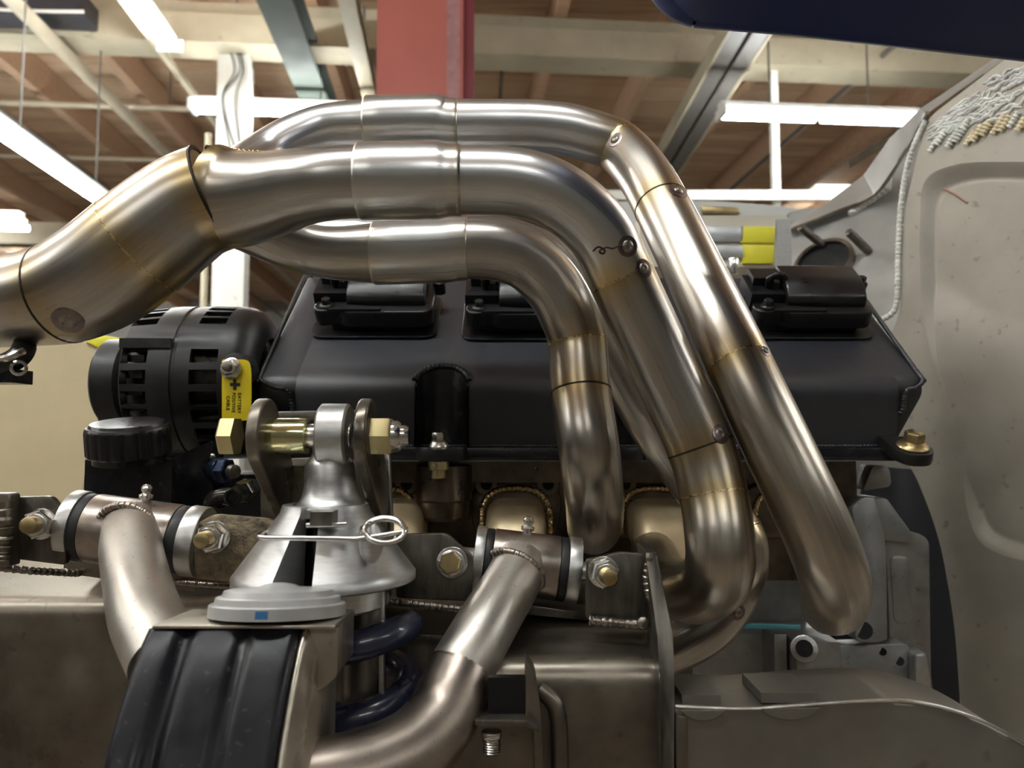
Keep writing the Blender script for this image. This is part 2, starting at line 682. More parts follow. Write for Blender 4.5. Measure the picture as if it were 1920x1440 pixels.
ub, vb = UVof(PZ(1100, 124, 4.62))
cross_beam(vb, 4.62, 5.04, 'trim_1', m_cream)
cross_beam(vb + 7.4, 4.62, 5.04, 'trim_2', m_cream)
cross_beam(vb - 7.4, 4.62, 5.04, 'trim_3', m_cream)

# white column with its base, red lift post
p = P(443, 120, vb)
uc, vc = UVof(p)
t = thing('column', 'white painted square column rising behind the collector with cables at its head', 'column', H(uc, vc, 0))
cw = .128
mk('shaft', hbox(uc - cw * .95, uc + cw * .95, vc - .14, vc + .14, 0.02, 4.62, .012), m_whitep, t)
mk('base_plate', hbox(uc - .24, uc + .24, vc - .24, vc + .24, 0, .02, .003), m_whitep, t)
mk('corner_angle', hbox(uc + cw * .95, uc + cw * .95 + .03, vc - .15, vc - .02, 0.02, 4.62, .004), m_whitep, t)
mk('conduit', cyl(H(uc - cw - .07, vc - .1, 0.02), H(uc - cw - .07, vc - .1, 3.9), .028, 10), m_cream, t)
for k, (dx, w0) in enumerate(((-.02, .05), (.03, .1), (.06, .02))):
    pts = [H(uc + dx, vc - .155, 4.66), H(uc + dx + .05, vc - .17, 4.45), H(uc + dx - w0, vc - .16, 4.2), H(uc + dx + .04, vc - .16, 3.7)]
    mk('cable', wire(pts, .006, 6), m_dkduct, t)

pl = P(706, 100, 3.2)
pr = P(868, 100, 3.2)
t = thing('lift_post', 'red painted steel post of a vehicle lift standing behind the header collars', 'lift post', V(((pl.x + pr.x) / 2, 3.2, 0)))
x0, x1 = pl.x, pr.x
mk('base_plate', box((x0 - .1, 3.05, 0), (x1 + .12, 3.7, .02), .003), m_red, t)
mk('front_face', box((x0, 3.2, .02), (x1, 3.22, 4.9), .006), m_red, t)
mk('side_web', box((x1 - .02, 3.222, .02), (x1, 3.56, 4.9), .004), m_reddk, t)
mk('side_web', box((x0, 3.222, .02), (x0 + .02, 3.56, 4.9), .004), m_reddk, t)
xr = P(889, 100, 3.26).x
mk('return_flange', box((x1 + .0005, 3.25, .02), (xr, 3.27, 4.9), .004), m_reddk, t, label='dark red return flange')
mk('edge_strip', box((P(838, 100, 3.2).x, 3.196, .02), (P(862, 100, 3.2).x, 3.2, 4.9), .001), mat('worn_red_paint', (.40, .20, .20), .4, .1, .2, 20), t)


# long members that run in depth under the roof
def depth_bar(name, label, cat, px, py, z, w_, h_, v0, v1, m, shape='box', **kw):
    u, _ = UVof(PZ(px, py, z))
    if shape == 'box':
        return mk(name, hbox(u - w_ / 2, u + w_ / 2, v0, v1, z, z + h_, .006), m, label=label, cat=cat, **kw)
    if shape == 'pipe':
        return mk(name, cyl(H(u, v0, z), H(u, v1, z), w_ / 2, 14), m, label=label, cat=cat, **kw)


def ibeam(name, label, px, py, z, w_, h_, v0, v1, m):
    u, _ = UVof(PZ(px, py, z))
    t = thing(name, label, 'beam', H(u, (v0 + v1) / 2, z))
    mk('bottom_flange', hbox(u - w_ / 2, u + w_ / 2, v0, v1, z, z + .02, .004), m, t)
    mk('top_flange', hbox(u - w_ / 2, u + w_ / 2, v0, v1, z + h_ - .02, z + h_, .004), m, t)
    mk('web', hbox(u - .012, u + .012, v0, v1, z + .0205, z + h_ - .0205, .002), m, t)
    for vv in (v0 + .5, (v0 + v1) / 2, v1 - .5):
        mk('hanger_rod', cyl(H(u, vv, z + h_ - .001), H(u, vv, 5.06), .012, 8), m_duct, t)
    return t


ibeam('crane_beam', 'grey-green steel beam running along the roof left of the red post', 524, 25, 4.42, .27, .26, 1.5, 13.0, m_green)
ibeam('support_rail', 'pale steel rail under the roof directly beside the red post', 655, 25, 4.45, .13, .16, 1.5, 12.0, m_cream)
depth_bar('overhead_pipe', 'thick cream overhead pipe crossing the joists near the left roof lights', 'pipe', 67, 45, 4.54, .118, 0, -1, 22, m_pipe, 'pipe')
depth_bar('strut_channel', 'thin pale strut channel beside the twin tube roof light', 'channel', 238, 15, 4.5, .05, .05, 1.0, 22, m_cream)
depth_bar('conduit_pipe', 'narrow conduit under the roof right of the right-hand strip light', 'pipe', 1640, 118, 4.75, .045, 0, -1, 22, m_duct, 'pipe')
depth_bar('conduit_pipe', 'thin grey conduit crossing behind the left strip light', 'pipe', 60, 250, 4.3, .04, 0, 3, 22, m_duct, 'pipe')


def cross_pipe(name, label, py, z, u0, u1, r, m, cat='pipe'):
    _, v = UVof(PZ(700, py, z))
    t = thing(name, label, cat, H((u0 + u1) / 2, v, z))
    mk('tube', cyl(H(u0, v, z), H(u1, v, z), r, 10), m, t)
    for k in range(int(u1 - u0) // 3 + 1):
        u = u0 + .4 + k * 3
        if u < u1:
            mk('hanger_rod', cyl(H(u, v, z + r * .8), H(u, v, 5.39), .01, 6), m_duct, t)
    return t


cross_pipe('sprinkler_pipe', 'thin cream sprinkler pipe crossing under the left joists', 216, 4.85, -12.5, -2.3, .035, m_pipe)
cross_pipe('sprinkler_pipe', 'faint sprinkler pipe crossing deep under the joists left of the column', 312, 4.85, -12.5, -2.0, .03, m_pipe)
vd = vb - .30
t = thing('dark_duct', 'dark flat duct hung against the cream beam at top left', 'duct', H(-7, vd, 4.86))
zd0, zd1 = P(100, 76, vd).z, P(100, 38, vd).z
mk('trough', hbox(-12.5, -3.0, vd - .12, vd + .12, zd0, zd1, .01), m_dkduct, t)
pts = [H(-12 + i * .5, vd - .135, zd0 + .03 - .015 * (i % 2)) for i in range(19)]
mk('cable', wire(pts, .013, 6, 3), m_whitep, t, label='white cable along the duct edge')

# grey double channel at the right
a, b_ = PZ(1412, 52, 4.30), PZ(1262, 300, 4.30)
d = (b_ - a).normalized()
s_ = d.cross(V((0, 0, 1))).normalized()
a = a - d * 1.0
b_ = b_ + d * 4.0
t = thing('double_channel', 'grey double steel channel slanting under the roof beneath the dark blue panel', 'channel', a)
for off, ww in ((-.085, .07), (.085, .07)):
    c0, c1 = a + s_ * off, b_ + s_ * off
    q = [c0 - s_ * ww, c0 + s_ * ww, c0 + s_ * ww + V((0, 0, .14)), c0 - s_ * ww + V((0, 0, .14))]
    mk('channel', extrude(q, c1 - c0, .006, 1), m_duct, t)
for off in (-.165, .165):
    c0 = a + s_ * off - V((0, 0, .006))
    q = [c0 - s_ * .012, c0 + s_ * .012, c0 + s_ * .012 + V((0, 0, .16)), c0 - s_ * .012 + V((0, 0, .16))]
    mk('edge_angle', extrude(q, b_ - a, .003, 1), m_cream, t)


# fluorescent fixtures
def fixture(label, u, v, z, L, along='u', n=2, gap=.075, hang=True, group=None, split=1):
    t = thing('strip_light', label, 'strip light', H(u, v, z), group)
    hx = (L / 2, .045) if along == 'u' else (.045, L / 2)
    mk('housing', hbox(u - hx[0], u + hx[0], v - hx[1], v + hx[1], z + .06, z + .10, .008), m_lamphouse, t)
    for i in range(n):
        o = (i - (n - 1) / 2) * gap * 1.4
        for s in range(split):
            l0, l1 = -L / 2 + .03 + s * L / split, -L / 2 - .03 + (s + 1) * L / split
            if along == 'u':
                mk('lamp_tube', cyl(H(u + l0, v + o, z), H(u + l1, v + o, z), .027, 10), m_lamp, t)
            else:
                mk('lamp_tube', cyl(H(u + o, v + l0, z), H(u + o, v + l1, z), .027, 10), m_lamp, t)
    for s in (-1, 1):
        dx, dy = (s * (L / 2 - .015), 0) if along == 'u' else (0, s * (L / 2 - .015))
        mk('end_cap', hbox(u + dx - (.015 if along == 'u' else .1), u + dx + (.015 if along == 'u' else .1), v + dy - (.1 if along == 'u' else .015), v + dy + (.1 if along == 'u' else .015), z - .03, z + .059, .004), m_lamphouse, t)
        if hang:
            dx, dy = (s * L * .25, 0) if along == 'u' else (0, s * L * .25)
            mk('hanger_rod', cyl(H(u + dx, v + dy, z + .099), H(u + dx, v + dy, 5.39), .008, 6), m_duct, t)
    return t


u, v = UVof(PZ(335, 92, 4.40))
fixture('twin tube strip light running in depth at top left', u - .06, v - 1.25, 4.40, 2.5, 'v')
u, v = UVof(PZ(195, 385, 3.30))
u2, v2 = UVof(PZ(8, 247, 3.30))
fixture('long strip light on the left running down behind the exhaust elbow', (u + u2) / 2, (v + v2) / 2, 3.30, max(2.4, abs(v - v2)), 'v', n=2, gap=.05)
u, v = UVof(PZ(18, 418, 3.1))
fixture('strip light at the far left edge below the long left one', u - .55, v, 3.1, 1.3, 'u', n=3, gap=.12)
u, v = UVof(PZ(500, 216, 4.2))
fixture('bright strip light across the white column behind the collector', u + .12, v - .1, 4.2, 1.55, 'u', gap=.06)
p = PZ(1537, 221, 3.9)
u, v = UVof(p)
fixture('bright two-length strip light at right beneath the dark blue panel', u, v, 3.9, M(396, p.y) * 1.0, 'u', split=2, gap=.045)
ordn = ['first', 'second', 'third', 'fourth', 'fifth']
for vv, zz, uus, rowname in ((-4.4, 4.3, (-4.0, 0.4, 4.8), 'the row behind the viewpoint'), (0.1, 2.8, (-4.2, -1.0, 3.9), 'the row above the viewpoint'), (2.1, 4.35, (-7.5, -3.6, 4.4, 8.0), 'the row above the red post')):
    for i, uu in enumerate(uus):
        fixture('strip light, %s from the left in %s' % (ordn[i], rowname), uu, vv, zz, 2.5, 'u', n=1 if vv < 1 else 2, group='roof lights above the work bay')
for vv, rowname in ((13.0, 'nearest'), (17.0, 'middle'), (21.0, 'farthest')):
    for uu, sd in ((-9.0, 'left'), (7.5, 'right')):
        fixture('strip light far back under the roof, %s on the %s side' % (rowname, sd), uu, vv, 4.9, 2.5, 'u', group='strip lights far back')

# rods and rack by the right-hand light
for px, pt, pb, Y, ww, lab in ((935, -20, 330, 8.5, .035, 'thin pale hanging rod just right of the red post'),
                               (1006, -20, 330, 9.0, .045, 'thin grey hanging pipe right of the red post beside an orange joist')):
    a, b_ = P(px + 6, pt, Y), P(px - 6, pb, Y)
    mk('hanging_rod', cyl(V((b_.x, b_.y, b_.z)), V((a.x, a.y, 5.38)), ww / 2, 8), m_duct, label=lab, cat='rod')
Y = 7.0
a, b_ = P(1459, 135, Y), P(1455, 368, Y)
t = thing('storage_rack', 'white metal rack with one upright and a long top rail behind the firewall', 'rack', V((b_.x, Y, 0)))
mk('upright', box((b_.x - .03, Y - .04, 0), (b_.x + .03, Y + .04, a.z), .006), m_whitep, t)
q0, q1 = P(1295, 370, Y), P(1570, 370, Y)
mk('rail', box((q0.x - .9, Y - .1, q0.z - .05), (q1.x, Y - .042, q0.z + .035), .006), m_whitep, t)
q0, q1 = P(1522, 360, Y), P(1562, 360, Y)
mk('box_end', box((q0.x, Y - .09, q0.z - .03), (q1.x + .3, Y + .1, q0.z + .04), .01), m_whitep, t)

# ------------------------------------------------------------------ sheet metal of the truck: firewall, panels
fp0 = V((P(1690, 600, 1.02).x, 1.02, 0))
fp1 = V((P(2120, 600, 0.80).x, 0.80, 0))
fn = (fp1 - fp0).cross(V((0, 0, 1))).normalized()
if fn.y > 0:
    fn = -fn
fd = -fn


def F2(px, py, off=0.0):
    return PP(px, py, fp0, fn) + fn * off


t = thing('firewall', 'bare grey-tan steel firewall with a pressed panel standing right of the engine', 'firewall', F2(1900, 1380))
out = rnd([(1735, 225, 30), (1905, 95, 10), (2300, 40), (2300, 1700), (1850, 1700), (1800, 1310, 30), (1789, 1160, 60), (1760, 1000, 60), (1712, 880, 30), (1640, 800), (1640, 680, 30), (1690, 590, 40), (1688, 430, 60)], 20, 6)
inn = rnd([(1728, 330, 60), (1800, 304, 40), (2300, 300), (2300, 1075), (1900, 1050, 30), (1835, 1022, 40), (1812, 960, 40), (1800, 840, 60), (1735, 640, 80), (1722, 480, 60)], 30, 6)
ip = [F2(x, y) for x, y in inn]
bm = newbm()
for loop_ in ([F2(x, y) for x, y in out], ip):
    vv_ = [bm.verts.new(p) for p in loop_]
    for i in range(len(vv_)):
        bm.edges.new((vv_[i], vv_[(i + 1) % len(vv_)]))
bmesh.ops.triangle_fill(bm, use_beauty=True, edges=bm.edges[:], normal=fn)
for f in bm.faces:
    if f.normal.dot(fn) < 0:
        f.normal_flip()
bmesh.ops.solidify(bm, geom=bm.faces[:], thickness=.002)
mk('sheet', bm, m_fire, t)
bm = newbm()
cx = F2(2050, 680)
lev = ((1.0, 0.0), (.99, -.0008), (.965, -.0035), (.93, -.0085), (.915, -.0098), (.905, -.0094), (.89, -.0096))
fade = [1.0 if x > 1816 else 1 - .9 * max(0, min(1, (y - 520) / 160)) * max(0, min(1, (985 - y) / 90)) for x, y in inn]
rg = [[bm.verts.new(cx + (p - cx) * (1 - (1 - sc_) * (.35 + .65 * f_)) + fn * (o_ * f_)) for p, f_ in zip(ip, fade)] for sc_, o_ in lev]
ctr = bm.verts.new(F2(2050, 680, -.0096))
n = len(ip)
for X, Yy in zip(rg, rg[1:]):
    for i in range(n):
        j = (i + 1) % n
        bm.faces.new((X[i], X[j], Yy[j], Yy[i]))
for i in range(n):
    bm.faces.new((rg[-1][i], rg[-1][(i + 1) % n], ctr))
for f in bm.faces:
    f.normal_update()
    if f.normal.dot(fn) < 0:
        f.normal_flip()
mk('pressed_panel', bm, m_fire, t, smooth=60)
# seam along its left edge
pts = [F2(x, y, .002) for x, y in spline([(1737, 226), (1706, 300), (1692, 380), (1686, 470), (1684, 560), (1672, 590), (1640, 605), (1622, 615)], 6)]
mk('seam_bead', bead(pts, .0042, .006), m_sealer2, t)
for i in range(13):          # combed sealer along the lower edge of the smeared field
    x = 1742 + i * 17 + random.uniform(-3, 3)
    y = 282 - i * 4.2 + random.uniform(-7, 7)
    ln = random.uniform(28, 46)
    pts = [F2(x + k * ln * .13, y - k * ln * .2, .001) for k in range(5)]
    mk('sealer_finger', bead(pts, random.uniform(.0042, .0062), .0042, 8, .45), m_sealer if random.random() < .7 else m_sealer2, t)
bm = newbm()
rs = random.Random(3)
for i in range(70):
    x = 1735 + 190 * rs.random()
    top_ = 222 - (x - 1735) * .74 + 14
    y = top_ + (262 - (x - 1735) * .25 - top_) * rs.random()
    n_ = rs.randint(4, 8)
    pts = [F2(x + k * 9, y - k * (3 + 3 * rs.random()) + rs.uniform(-2.5, 2.5), .0006) for k in range(n_)]
    q_ = spline([tuple(p) for p in pts], 3)
    bm = sweep([V(q) for q in q_], [(.0018 + .0012 * rs.random()) * (.4 + .6 * math.sin(math.pi * (j + .5) / len(q_))) for j in range(len(q_))], 6, bm=bm)
mk('sealer_smear', bm, m_sealer2, t, kind='stuff')
mk('scratch', wire([F2(1762, 352, -.0090), F2(1782, 362, -.0090), F2(1806, 378, -.0090)], .0016, 6), mat('rust_scratch', (.34, .17, .12), .6), t, label='rusty scratch')

# the face that runs back from it, with hole and studs
gp0 = P(1600, 560, 1.2)
gn = V((-.62, -.60, .50)).normalized()


def F1(px, py, off=0.0):
    return PP(px, py, gp0, gn) + gn * off


t1 = thing('footwell_side_panel', 'light grey sheet metal face with a round hole behind the right coil', 'panel', F1(1600, 700))
out = rnd([(1440, 452), (1490, 430), (1560, 400), (1640, 368), (1700, 280), (1724, 238), (1735, 640), (1690, 700), (1430, 700)], 4)
mk('sheet', extrude([F1(x, y) for x, y in out], -gn * .002, 0), m_fire2, t1)
hc, he = F1(1546, 497), gn
mk('hole_collar', ringpipe(F1(1546, 497) - gn * .012, F1(1546, 497) + gn * .010, M(58, 1.27), M(50, 1.27), 32), m_steel, t1)
mk('hole_backing', cyl(F1(1546, 497) + gn * .0005, F1(1546, 497) + gn * .002, M(53.5, 1.27), 32), m_void, t1)
for (a, b_) in (((1545, 462), (1500, 425)), ((1630, 473), (1590, 434))):
    q0 = F1(*a)
    q1 = P(b_[0], b_[1], q0.y - .022)
    s0 = mk('threaded_stud', cyl(q0, q1, .0065, 14, .0015), m_steel2, label='steel stud poking from the grey panel, %s of the two' % ('left' if a[0] < 1600 else 'right'), cat='stud')
    bm = newbm()
    for i in range(14):
        c = q0.lerp(q1, .1 + i * .06)
        ringpipe(c, c + (q1 - q0).normalized() * .002, .0072, .004, 12, .0004, bm)
    mk('thread', bm, m_steel2, s0, kind='stuff')
# top flange strip with sealer
top = [(1478, 434), (1560, 402), (1640, 366), (1692, 292), (1737, 214), (1905, 94)]
off = [(0, 8), (-6, 20), (-16, 34), (-18, 30), (-6, 9), (-4, 4)]
tf = thing('cowl_flange', 'folded grey flange strip with sealer running up the firewall top edge', 'flange', F1(1600, 400))
YT = [1.345, 1.30, 1.25, 1.14, .985, .895]
bm = newbm()
A, B = [], []
for (x, y), (dx, dy), Y in zip(top, off, YT):
    A.append(P(x, y, Y))
    B.append(P(x + dx * 1.2, y - dy * 1.05, Y + .05))
ring = A + B[::-1]
nn = len(A)
fv = [bm.verts.new(p) for p in A]
bv = [bm.verts.new(p) for p in B]
for i in range(nn - 1):
    bm.faces.new((fv[i], fv[i + 1], bv[i + 1], bv[i]))
ex = bmesh.ops.extrude_face_region(bm, geom=bm.faces[:])
bmesh.ops.translate(bm, vec=V((0, .004, .003)), verts=[g for g in ex['geom'] if isinstance(g, bmesh.types.BMVert)])
bmesh.ops.recalc_face_normals(bm, faces=bm.faces)
mk('strip', bm, m_fire2, tf)
pts = [P(x + 2, y - 3, Y - .004) for (x, y), Y in zip(top, YT)]
mk('edge_lip', sweep([V(q) for q in spline([tuple(p) for p in pts[:5]], 5)], [.003] * 21, 8), m_steel, tf)
for i in range(8):
    x, y = 1600 + i * 9, 405 - i * 6
    q0, q1 = F1(x, y, .004), F1(x + 2, y - 20 - 8 * (i % 3), .004)
    mk('sealer_finger', cyl(q0, q1, .008, 8, .005), m_sealer2, tf)
mk('thin_blade', extrude([P(1595, 312, 1.35), P(1745, 222, 1.2), P(1735, 214, 1.2), P(1592, 300, 1.35)], V((0, .003, -.002)), 0), m_steel, tf, label='thin dark sheet edge')

# far fender parts seen over the engine
t = thing('inner_fender', 'pale grey inner fender panel curving far behind the engine', 'fender', P(1400, 440, 1.9))
q = rnd([(1150, 378), (1330, 376, 40), (1460, 385, 60), (1540, 398, 60), (1570, 430), (1570, 640), (1150, 640)], 10, 5)
mk('panel', extrude([P(x, y, 1.9) for x, y in q], V((0, .01, 0)), .002, 1), m_white, t)
mk('slot_tag', plate([(1316, 385), (1385, 389), (1388, 400), (1316, 398)], 1.885, .012, .002), m_brass, t)
mk('gusset', extrude([P(1460, 435, 1.84), P(1480, 398, 1.84), P(1520, 388, 1.84), P(1552, 392, 1.84), P(1540, 470, 1.84), P(1465, 470, 1.84)], V((0, .03, 0)), .003, 1), m_fire2, t)
mk('brace', extrude([P(1500, 440, 1.9), P(1560, 440, 1.9), F1(1540, 440, -.001), F1(1492, 440, -.001)], V((0, 0, -.01)), 0), m_fire2, t)
t = thing('wrapped_canister', 'cream canister with foil bands and yellow tape behind the right coil', 'canister', P(1390, 495, 1.14))
Y = 1.14
hexc = [P(1180, 406, Y), P(1480, 406, Y), P(1480, 497, Y), P(1180, 497, Y)]
x0, x1 = P(1200, 450, Y).x, P(1477, 450, Y).x
zt, zb = P(1400, 404, Y).z, P(1400, 500, Y).z
mk('body', box((x0, Y, zb), (x1, Y + .13, zt), .018, 4), m_creambox, t)
mk('end_cap', box((P(1455, 450, Y).x, Y - .003, zb - .002), (x1 + .004, Y + .133, zt - .006), .016, 4), m_alu, t, label='silver rounded end')
for a, b_, xa, xb, m_, nm in ((423, 453, 1290, 1395, m_foil, 'foil_band'), (459, 484, 1290, 1400, m_foil, 'foil_band'), (424, 455, 1388, 1454, m_yellow, 'yellow_tape'), (458, 494, 1392, 1452, m_yellow, 'yellow_tape')):
    mk(nm, plate([(xa, a), (xb, a + 1), (xb - 2, b_), (xa, b_)], Y - .0045, .006, .001), m_, t)
mk('neck', cyl(P(1375, 515, Y - .02), P(1375, 484, Y - .02), .008, 14, .002), m_chrome, t)

# dark blue panel overhead
t = thing('hood_panel', 'dark navy panel edge overhanging the top right corner', 'hood', P(1600, 60, .5))
el = rnd([(1225, -160), (1243, -2, 30), (1290, 40, 40), (1500, 57, 60), (1925, 104, 20), (2300, 150)], 20, 6)[1:-1]
el = [(1228, -120)] + [e for e in el]
bm = newbm()
A = [P(x, y, .50) for x, y in el]
z0 = min(p.z for p in A)
bk = [V((p.x * .9 + .02, .05, p.z + .02)) for p in A]
v1 = [bm.verts.new(p) for p in A]
v2 = [bm.verts.new(p) for p in bk]
v3 = [bm.verts.new(p + V((0, .004, .022))) for p in A]
v4 = [bm.verts.new(p + V((0, 0, .022))) for p in bk]
for i in range(len(A) - 1):
    bm.faces.new((v1[i], v1[i + 1], v2[i + 1], v2[i]))
    bm.faces.new((v3[i], v3[i + 1], v4[i + 1], v4[i]))
    bm.faces.new((v1[i], v1[i + 1], v3[i + 1], v3[i]))
    bm.faces.new((v2[i], v2[i + 1], v4[i + 1], v4[i]))
for k in (0, len(A) - 1):
    bm.faces.new((v1[k], v2[k], v4[k], v3[k]))
bmesh.ops.recalc_face_normals(bm, faces=bm.faces)
mk('skin', bm, m_hood, t)
mk('rubber_lip', sweep([V(q) for q in spline([tuple(p + V((0, .003, .011))) for p in A], 3)], [.012] * (3 * (len(A) - 1) + 1), 10), m_hood, t)

# tan panel at the left
t = thing('masked_panel', 'tan paper-covered panel with yellow tape on its top edge at left', 'panel', P(60, 1000, 1.2))
q = rnd([(-300, 655), (150, 637, 20), (213, 637, 8), (206, 760, 60), (166, 860), (150, 960), (130, 1100), (-300, 1100)], 0, 5)
mk('sheet', extrude([P(x, y, 1.2) for x, y in q], V((0, .02, 0)), .002, 1), m_paper, t)
mk('yellow_tape', plate([(158, 640), (190, 628), (228, 634), (222, 648), (190, 655)], 1.194, .03, .002), m_yellow, t)

# ------------------------------------------------------------------ frame rail and brackets
def zoff(py, Y):
    return P(960, py, Y).z


YF = 0.50
zt = zoff(1243, YF)
xa, xb = P(-150, 1200, YF).x, P(1262, 1200, YF).x
frame = thing('chassis_frame', 'bare dark steel chassis frame rail carrying the suspension brackets', 'frame', V((0, .58, zoff(1700, YF))))
prof = rnd([(YF, zoff(1760, YF)), (YF, zt, .018), (.625, zt + .008, .01), (.625, zoff(1760, YF))], 0, 6)
mk('rail', extr_x(prof, P(848, 1250, YF).x, xb, 0), m_steel, frame)
zl = zoff(1128, .62)
prof = rnd([(.62, zoff(1700, .62)), (.62, zl, .014), (.74, zl + .02, .01), (.74, zoff(1700, .62))], 0, 6)
mk('front_rail', extr_x(prof, P(-250, 1250, .62).x, P(850, 1250, YF).x, 0), m_steel, frame)
mk('seam_lap', extrude([P(722, 1500, .616), P(800, 1500, .616), P(832, 1192, .616), P(722, 1186, .616)], V((0, .003, 0)), .0008), m_steel2, frame)


def tab(px, Y, th, m=m_steel2, bev=.0008, r=8):
    return mk('bracket_tab', plate(px, Y, th, bev, r), m, frame)


YB = 0.565          # bushing axis depth
tab([(28, 932, 4), (95, 930, 10), (128, 975, 10), (122, 1060), (25, 1048)], .545, .006)
tab([(-60, 925), (18, 925, 8), (18, 1062, 4), (-60, 1075)], .535, .012, m_steel)
tab([(362, 985, 8), (402, 964, 10), (498, 972, 4), (560, 985), (560, 1105), (365, 1085)], .548, .006, mat('tan_ground_steel', (.42, .34, .22), .4, .9, .3, 40, .1, bump=.5, bscale=160, bdist=.001, stretch=(3, 1, 3), col2=(.12, .105, .09)), r=4)
tab([(742, 1002, 6), (838, 1000, 10), (888, 1045, 10), (884, 1128), (742, 1122)], .560, .006)
tab([(1100, 1050, 4), (1165, 1035, 10), (1215, 1040), (1225, 1160), (1098, 1162)], .540, .006)
mk('gusset_plate', extrude([P(1210, 1036, .528), P(1232, 1036, .528), P(1262, 1190, .50), P(1264, 1245, .485), P(1266, 1500, .482), P(1238, 1500, .482), P(1236, 1260, .485), P(1232, 1190, .50)], V((.002, .05, .0)), .0008), m_steel2, frame)
mk('cross_strap', plate([(960, 1130), (1105, 1150), (1105, 1165), (960, 1150)], .585, .03, .001), m_steel2, frame)
mk('back_pan', plate([(118, 1040), (365, 1045), (365, 1110), (118, 1075, 8)], .60, .01, .001), m_steel, frame)
mk('back_pan', plate([(885, 1060), (1100, 1080), (1100, 1160), (885, 1150)], .62, .01, .001), m_steel, frame)
mk('weld_bead', bead([P(730, 1128, .555), P(800, 1135, .555), P(875, 1143, .555)], .0028, .0042), m_weld, frame)
mk('weld_bead', bead([P(1105, 1163, .536), P(1160, 1168, .533), P(1212, 1172, .53)], .0036, .005), m_weld, frame)
mk('weld_bead', bead([P(1217, 1045, .527), P(1212, 1085, .530), P(1218, 1125, .53)], .003, .0045), m_weld, frame)
mk('weld_bead', bead([P(-20, 1062, .55), P(60, 1070, .56), P(150, 1075, .60)], .003, .005), m_weld, frame)
mk('weld_bead', bead([P(330, 1092, .60), P(400, 1098, .58), P(480, 1102, .565)], .0026, .004), m_weld, frame)
mk('weld_bead', bead([P(5, 940, .533), P(8, 1000, .533), P(2, 1050, .533)], .006, .006), m_steel, frame)
sph = sphere(P(1206, 1168, .528), .0045, seg=14, sc=(1, .7, 1))
mk('weld_end', sph, m_weld, frame)

# bump stop bracket under the rail
bs = thing('bump_stop_bracket', 'dark channel bracket under the frame rail with a threaded stud', 'bracket', P(960, 1440, .47))
Y = .475
mk('side_plate', plate([(985, 1240), (1003, 1262, 14), (1016, 1340, 20), (1022, 1500), (1004, 1500), (1000, 1365, 10), (985, 1350)], Y, .022, .001, 0), m_steel, bs)
mk('shelf', plate([(890, 1350), (990, 1350, 8), (1012, 1368, 8), (1010, 1374), (985, 1362, 4), (890, 1362)], Y - .006, .03, .001, 0), m_steel2, bs)
mk('shade_box', box((P(915, 1300, Y).x, Y + .004, P(960, 1348, Y).z), (P(992, 1300, Y).x, Y + .010, P(960, 1274, Y).z), .001), m_gloss, bs, label='black box standing for the shade behind the plate')  # black box put in for the shade inside the bracket opening
st = mk('stud', cyl(P(922, 1415, Y - .002), P(922, 1374, Y - .002), .0046, 16, .0012), m_steel2, bs)
bm = newbm()
for i in range(8):
    c = P(922, 1410 - i * 4.6, Y - .002)
    ringpipe(c, c + V((0, 0, .0009)), .0054, .003, 16, .0003, bm)
mk('thread', bm, m_chrome, st, kind='stuff')
mk('stud_collar', cyl(P(922, 1382, Y - .002), P(922, 1370, Y - .002), .0062, 16, .0008), m_chrome, st)
mk('stop_pipe', sweep([V(q) for q in spline([tuple(P(1010, 1290, .49)), tuple(P(1042, 1325, .488)), tuple(P(1050, 1400, .486)), tuple(P(1048, 1520, .486))], 8)], [.0055] * 25, 14), m_steel, bs)

# lower right boxed cover
cv = thing('boxed_crossmember', 'boxed bare steel crossmember arching at bottom right', 'crossmember', P(1600, 1440, .5))
crest = spline([(1266, 1326), (1400, 1330), (1480, 1325), (1560, 1319), (1640, 1315), (1710, 1317), (1790, 1335), (1870, 1368), (1960, 1425), (2060, 1500)], 5)
fr = [P(x, y, .485) for x, y in crest]
bk = [p + V((0, .062, .002)) for p in fr]
lo = -.25
bm = newbm()
r1 = [bm.verts.new(p) for p in fr]
r0 = [bm.verts.new(V((p.x, p.y, zoff(1700, .485)))) for p in fr]
r2 = [bm.verts.new(p) for p in bk]
for i in range(len(fr) - 1):
    bm.faces.new((r0[i], r0[i + 1], r1[i + 1], r1[i]))
    bm.faces.new((r1[i], r1[i + 1], r2[i + 1], r2[i]))
bevel(bm, .003, 3, 30, [e for e in bm.edges if e.verts[0] in r1 and e.verts[1] in r1])
m_cover = mat('scaled_frame_steel', (.26, .24, .21), .42, .75, .2, 10, .1, spots=.6, spotcol=(.12, .10, .10), sscale=40, bump=.06, bscale=200)
mk('shell', bm, m_cover, cv, smooth=50)
mk('edge_lip', sweep([p + V((0, -.0004, .0006)) for p in fr], [.0011] * len(fr), 8), m_chrome, cv)
for (x0, x1, yy, dep) in ((1275, 1362, 1331, 22), (1424, 1540, 1327, 24)):
    q = [(x0, yy - 3)] + [(x0 + (x1 - x0) * k / 8, yy + dep * math.sin(math.pi * k / 8) ** .6) for k in range(9)] + [(x1, yy - 3)]
    mk('saddle_lug', extrude([P(x, y, .4835) for x, y in q[1:-1]], V((0, .0014, 0)), .0005, 1), m_cover, cv)
    mk('saddle_top', box((P(x0 + 4, yy, .49).x, .49, P(960, yy - 4, .485).z), (P(x1 - 10, yy, .49).x, .53, P(960, yy - 4, .485).z + .006), .003), m_cover, cv)
mk('edge_post', plate([(1268, 1340), (1290, 1345), (1292, 1560), (1268, 1560)], .481, .012, .0015), m_steel, cv)

